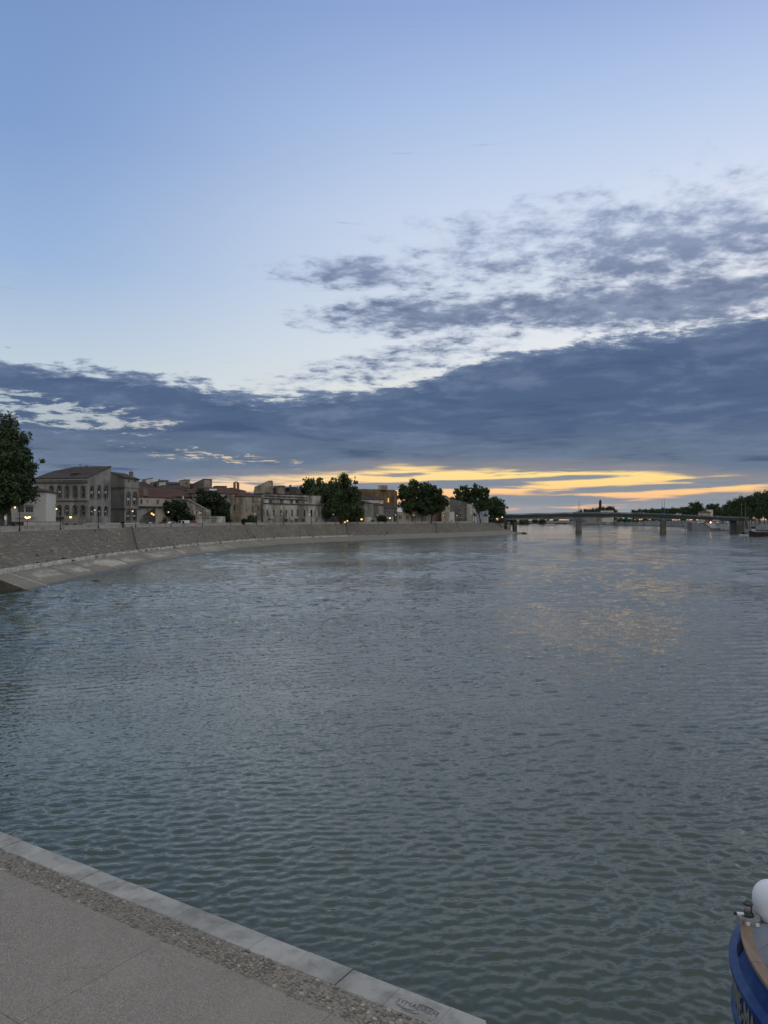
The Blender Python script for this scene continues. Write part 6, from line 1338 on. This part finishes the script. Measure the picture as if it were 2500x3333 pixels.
lk = empty('lit_kiosk', P3(1960, 1697, 1490), 'riverside cafe boat strung with bright lamps right of the left pier', 'kiosk'); Yk = 1490
mb = MB(); a, c = P3(1934, 1698, Yk), P3(1987, 1698, Yk); mb.prism([(a.x, Yk), (c.x, Yk), (c.x - 3, Yk + 6), (a.x + 3, Yk + 6)], ZR - .5, ZR + 1.6); mb.build('deck', pmat('cafe_dark_red', (.05, .015, .015), (.07, .02, .02), .5), lk)
mb = MB(); mb.prism([(a.x + 12, Yk + 1), (c.x - 3, Yk + 1), (c.x - 5, Yk + 5), (a.x + 13, Yk + 5)], ZR + 1.61, [ZR + 4, ZR + 2.6, ZR + 2.6, ZR + 4]); mb.build('awning', M_shut, lk)
KG = emat('cafe_lamp_glow', (1.0, .86, .6), 9.0)
for px, py, r_ in ((1940, 1687, .9), (1952, 1688, 1.2), (1959, 1690, 1.3), (1934, 1693, .8), (1940, 1694, .9), (1945, 1695, .8), (1951, 1695, 1.1), (1955.5, 1698, .9), (1981, 1696, 1.1)):
    c = P3(px, py, Yk - .5); mb = MB(); mb.lathe(c, [(r_ * .3, -r_), (r_, -.3 * r_), (r_, .3 * r_), (r_ * .3, r_)], 8); mb.build('lamp', KG, lk)
mk = empty('channel_marker', PX(2231, 764) + (0,), 'black and white banded channel marker post before the right quay', 'marker'); x, y = PX(2231, 764)
for i in range(6): mb = MB(); mb.tube([(x, y, -1 + i * 1.25), (x, y, .24 + i * 1.25)], .55, 10); mb.build('band', M_white if i % 2 else M_iron, mk)
sl = empty('quay_slipway', P3(2290, 1722, 735), 'dark stone slipway wall on the right quay behind the channel marker', 'slipway'); mb = MB()
A_ = [P3(2236, 1703, 770), P3(2290, 1703, 740), P3(2312, 1719, 728), P3(2312, 1732, 728), P3(2236, 1727, 770)]; Bk = [v + Vector((14, 10, 0)) for v in A_]; mb.face(A_); mb.face(Bk[::-1])
for i in range(5): j = (i + 1) % 5; mb.face([A_[i], A_[j], Bk[j], Bk[i]])
mb.build('wall', wall_c, sl); mb = MB(); mb.tube([A_[0] + Vector((0, -.1, .2)), A_[1] + Vector((0, -.1, .2)), A_[2] + Vector((0, -.1, .2))], .45, 6); mb.build('dark_coping', M_dstone, sl)
lpm = P3(2313, 1700, 725); glow_lamp('quay_lamp', 'orange lamp glowing low on the right quay', [lpm], lpm + Vector((0, .1, -1.5)), .5, emat('orange_glow', (1, .5, .15), 14), 0)
# ---- boats
def boat2(name, label, px, py, Lpx, Y, hullm, cab, cat='boat', hb=1.4, rz=0.0, cabin=(.25, .7), wheel=None, cabm=None):
    x = PX(px, Y)[0]; L = Lpx / F0 * Y; root = empty(name, (x, Y, 0), label, cat); root.rotation_euler = (0, 0, rz); W = min(L * .22, 5); zb = hb
    def loc(mb, nm, m): me = bpy.data.meshes.new(nm); me.from_pydata(mb.v, [], mb.f); me.materials.append(m); o = bpy.data.objects.new(nm, me); link(o, root); return o
    pl = [(-L / 2, 0), (-L * .42, -W * .35), (-L * .3, -W / 2), (L * .42, -W / 2), (L / 2, -W * .4), (L / 2, W * .4), (L * .42, W / 2), (-L * .3, W / 2), (-L * .42, W * .35)]
    mb = MB(); mb.prism([(a * .94, c * .85) for a, c in pl], -.6, .2); n = len(pl); zs = [zb * (1.35 if a < -L * .4 else 1.0) for a, c in pl]; mb.prism(pl, .15, zs); loc(mb, 'hull', hullm)
    mb = MB(); mb.prism([(a * 1.005, c * 1.02) for a, c in pl], [z - .02 for z in zs], [z + .14 for z in zs]); loc(mb, 'gunwale', cab)
    mb = MB(); mb.box(L * (cabin[0] - .5), L * (cabin[1] - .5), -W * .36, W * .36, zb + .145, zb + 1.7); loc(mb, 'cabin', cabm or cab)
    nw = max(3, int(L / 3))
    for i in range(nw):
        a = L * (cabin[0] - .5) + (cabin[1] - cabin[0]) * L * (i + .25) / nw; w_ = (cabin[1] - cabin[0]) * L * .5 / nw; mb = MB(); mb.box(a, a + w_, -W * .36 - .03, -W * .36 + .02, zb + .7, zb + 1.35); loc(mb, 'window', M_glass)
    if wheel:
        a = L * (wheel - .5); mb = MB(); mb.box(a - 1.7, a + 1.7, -W * .3, W * .3, zb + 1.71, zb + 3.6); mb.box(a - 2.1, a + 2.1, -W * .36, W * .36, zb + 3.61, zb + 3.8); loc(mb, 'wheelhouse', cab); mb = MB(); mb.box(a - 1.4, a + 1.4, -W * .3 - .03, -W * .3 + .02, zb + 2.5, zb + 3.3); loc(mb, 'wheelhouse_window', M_glass)
    return root
barge = boat2('barge', 'dark red and white working barge moored at the right edge', 2478, 1745, 80, 500, pmat('barge_red', (.05, .022, .02), (.065, .028, .026), .6), pmat('barge_grey', (.16, .17, .18), (.22, .23, .24), .6), 'barge', 2.6, 0.0, (.22, .9), .14)
for px in (2450, 2457):
    c = P3(px, 1726, 496); mb = MB(); t_ = [c + Vector((.55 * math.cos(i * .785), 0, .55 * math.sin(i * .785))) for i in range(9)]; mb.tube(t_, .2, 6, False); mb.build('lifebuoy', M_blind, barge)
boat2('dinghy', 'small white motor dinghy moored beside the barge', 2420, 1743, 30, 515, M_white, M_white, 'boat', .55, 0, (.35, .6), cabm=M_hole)
boat2('river_cruiser', 'white river boat moored under the left span, left of two', 1740, 1707, 38, 1330, M_white, M_shut, 'boat', 1.4, .05, (.3, .8))
boat2('river_cruiser', 'grey river boat moored under the left span, right of two', 1792, 1707, 40, 1340, M_shut, M_shut, 'boat', 1.4, .05, (.2, .85))
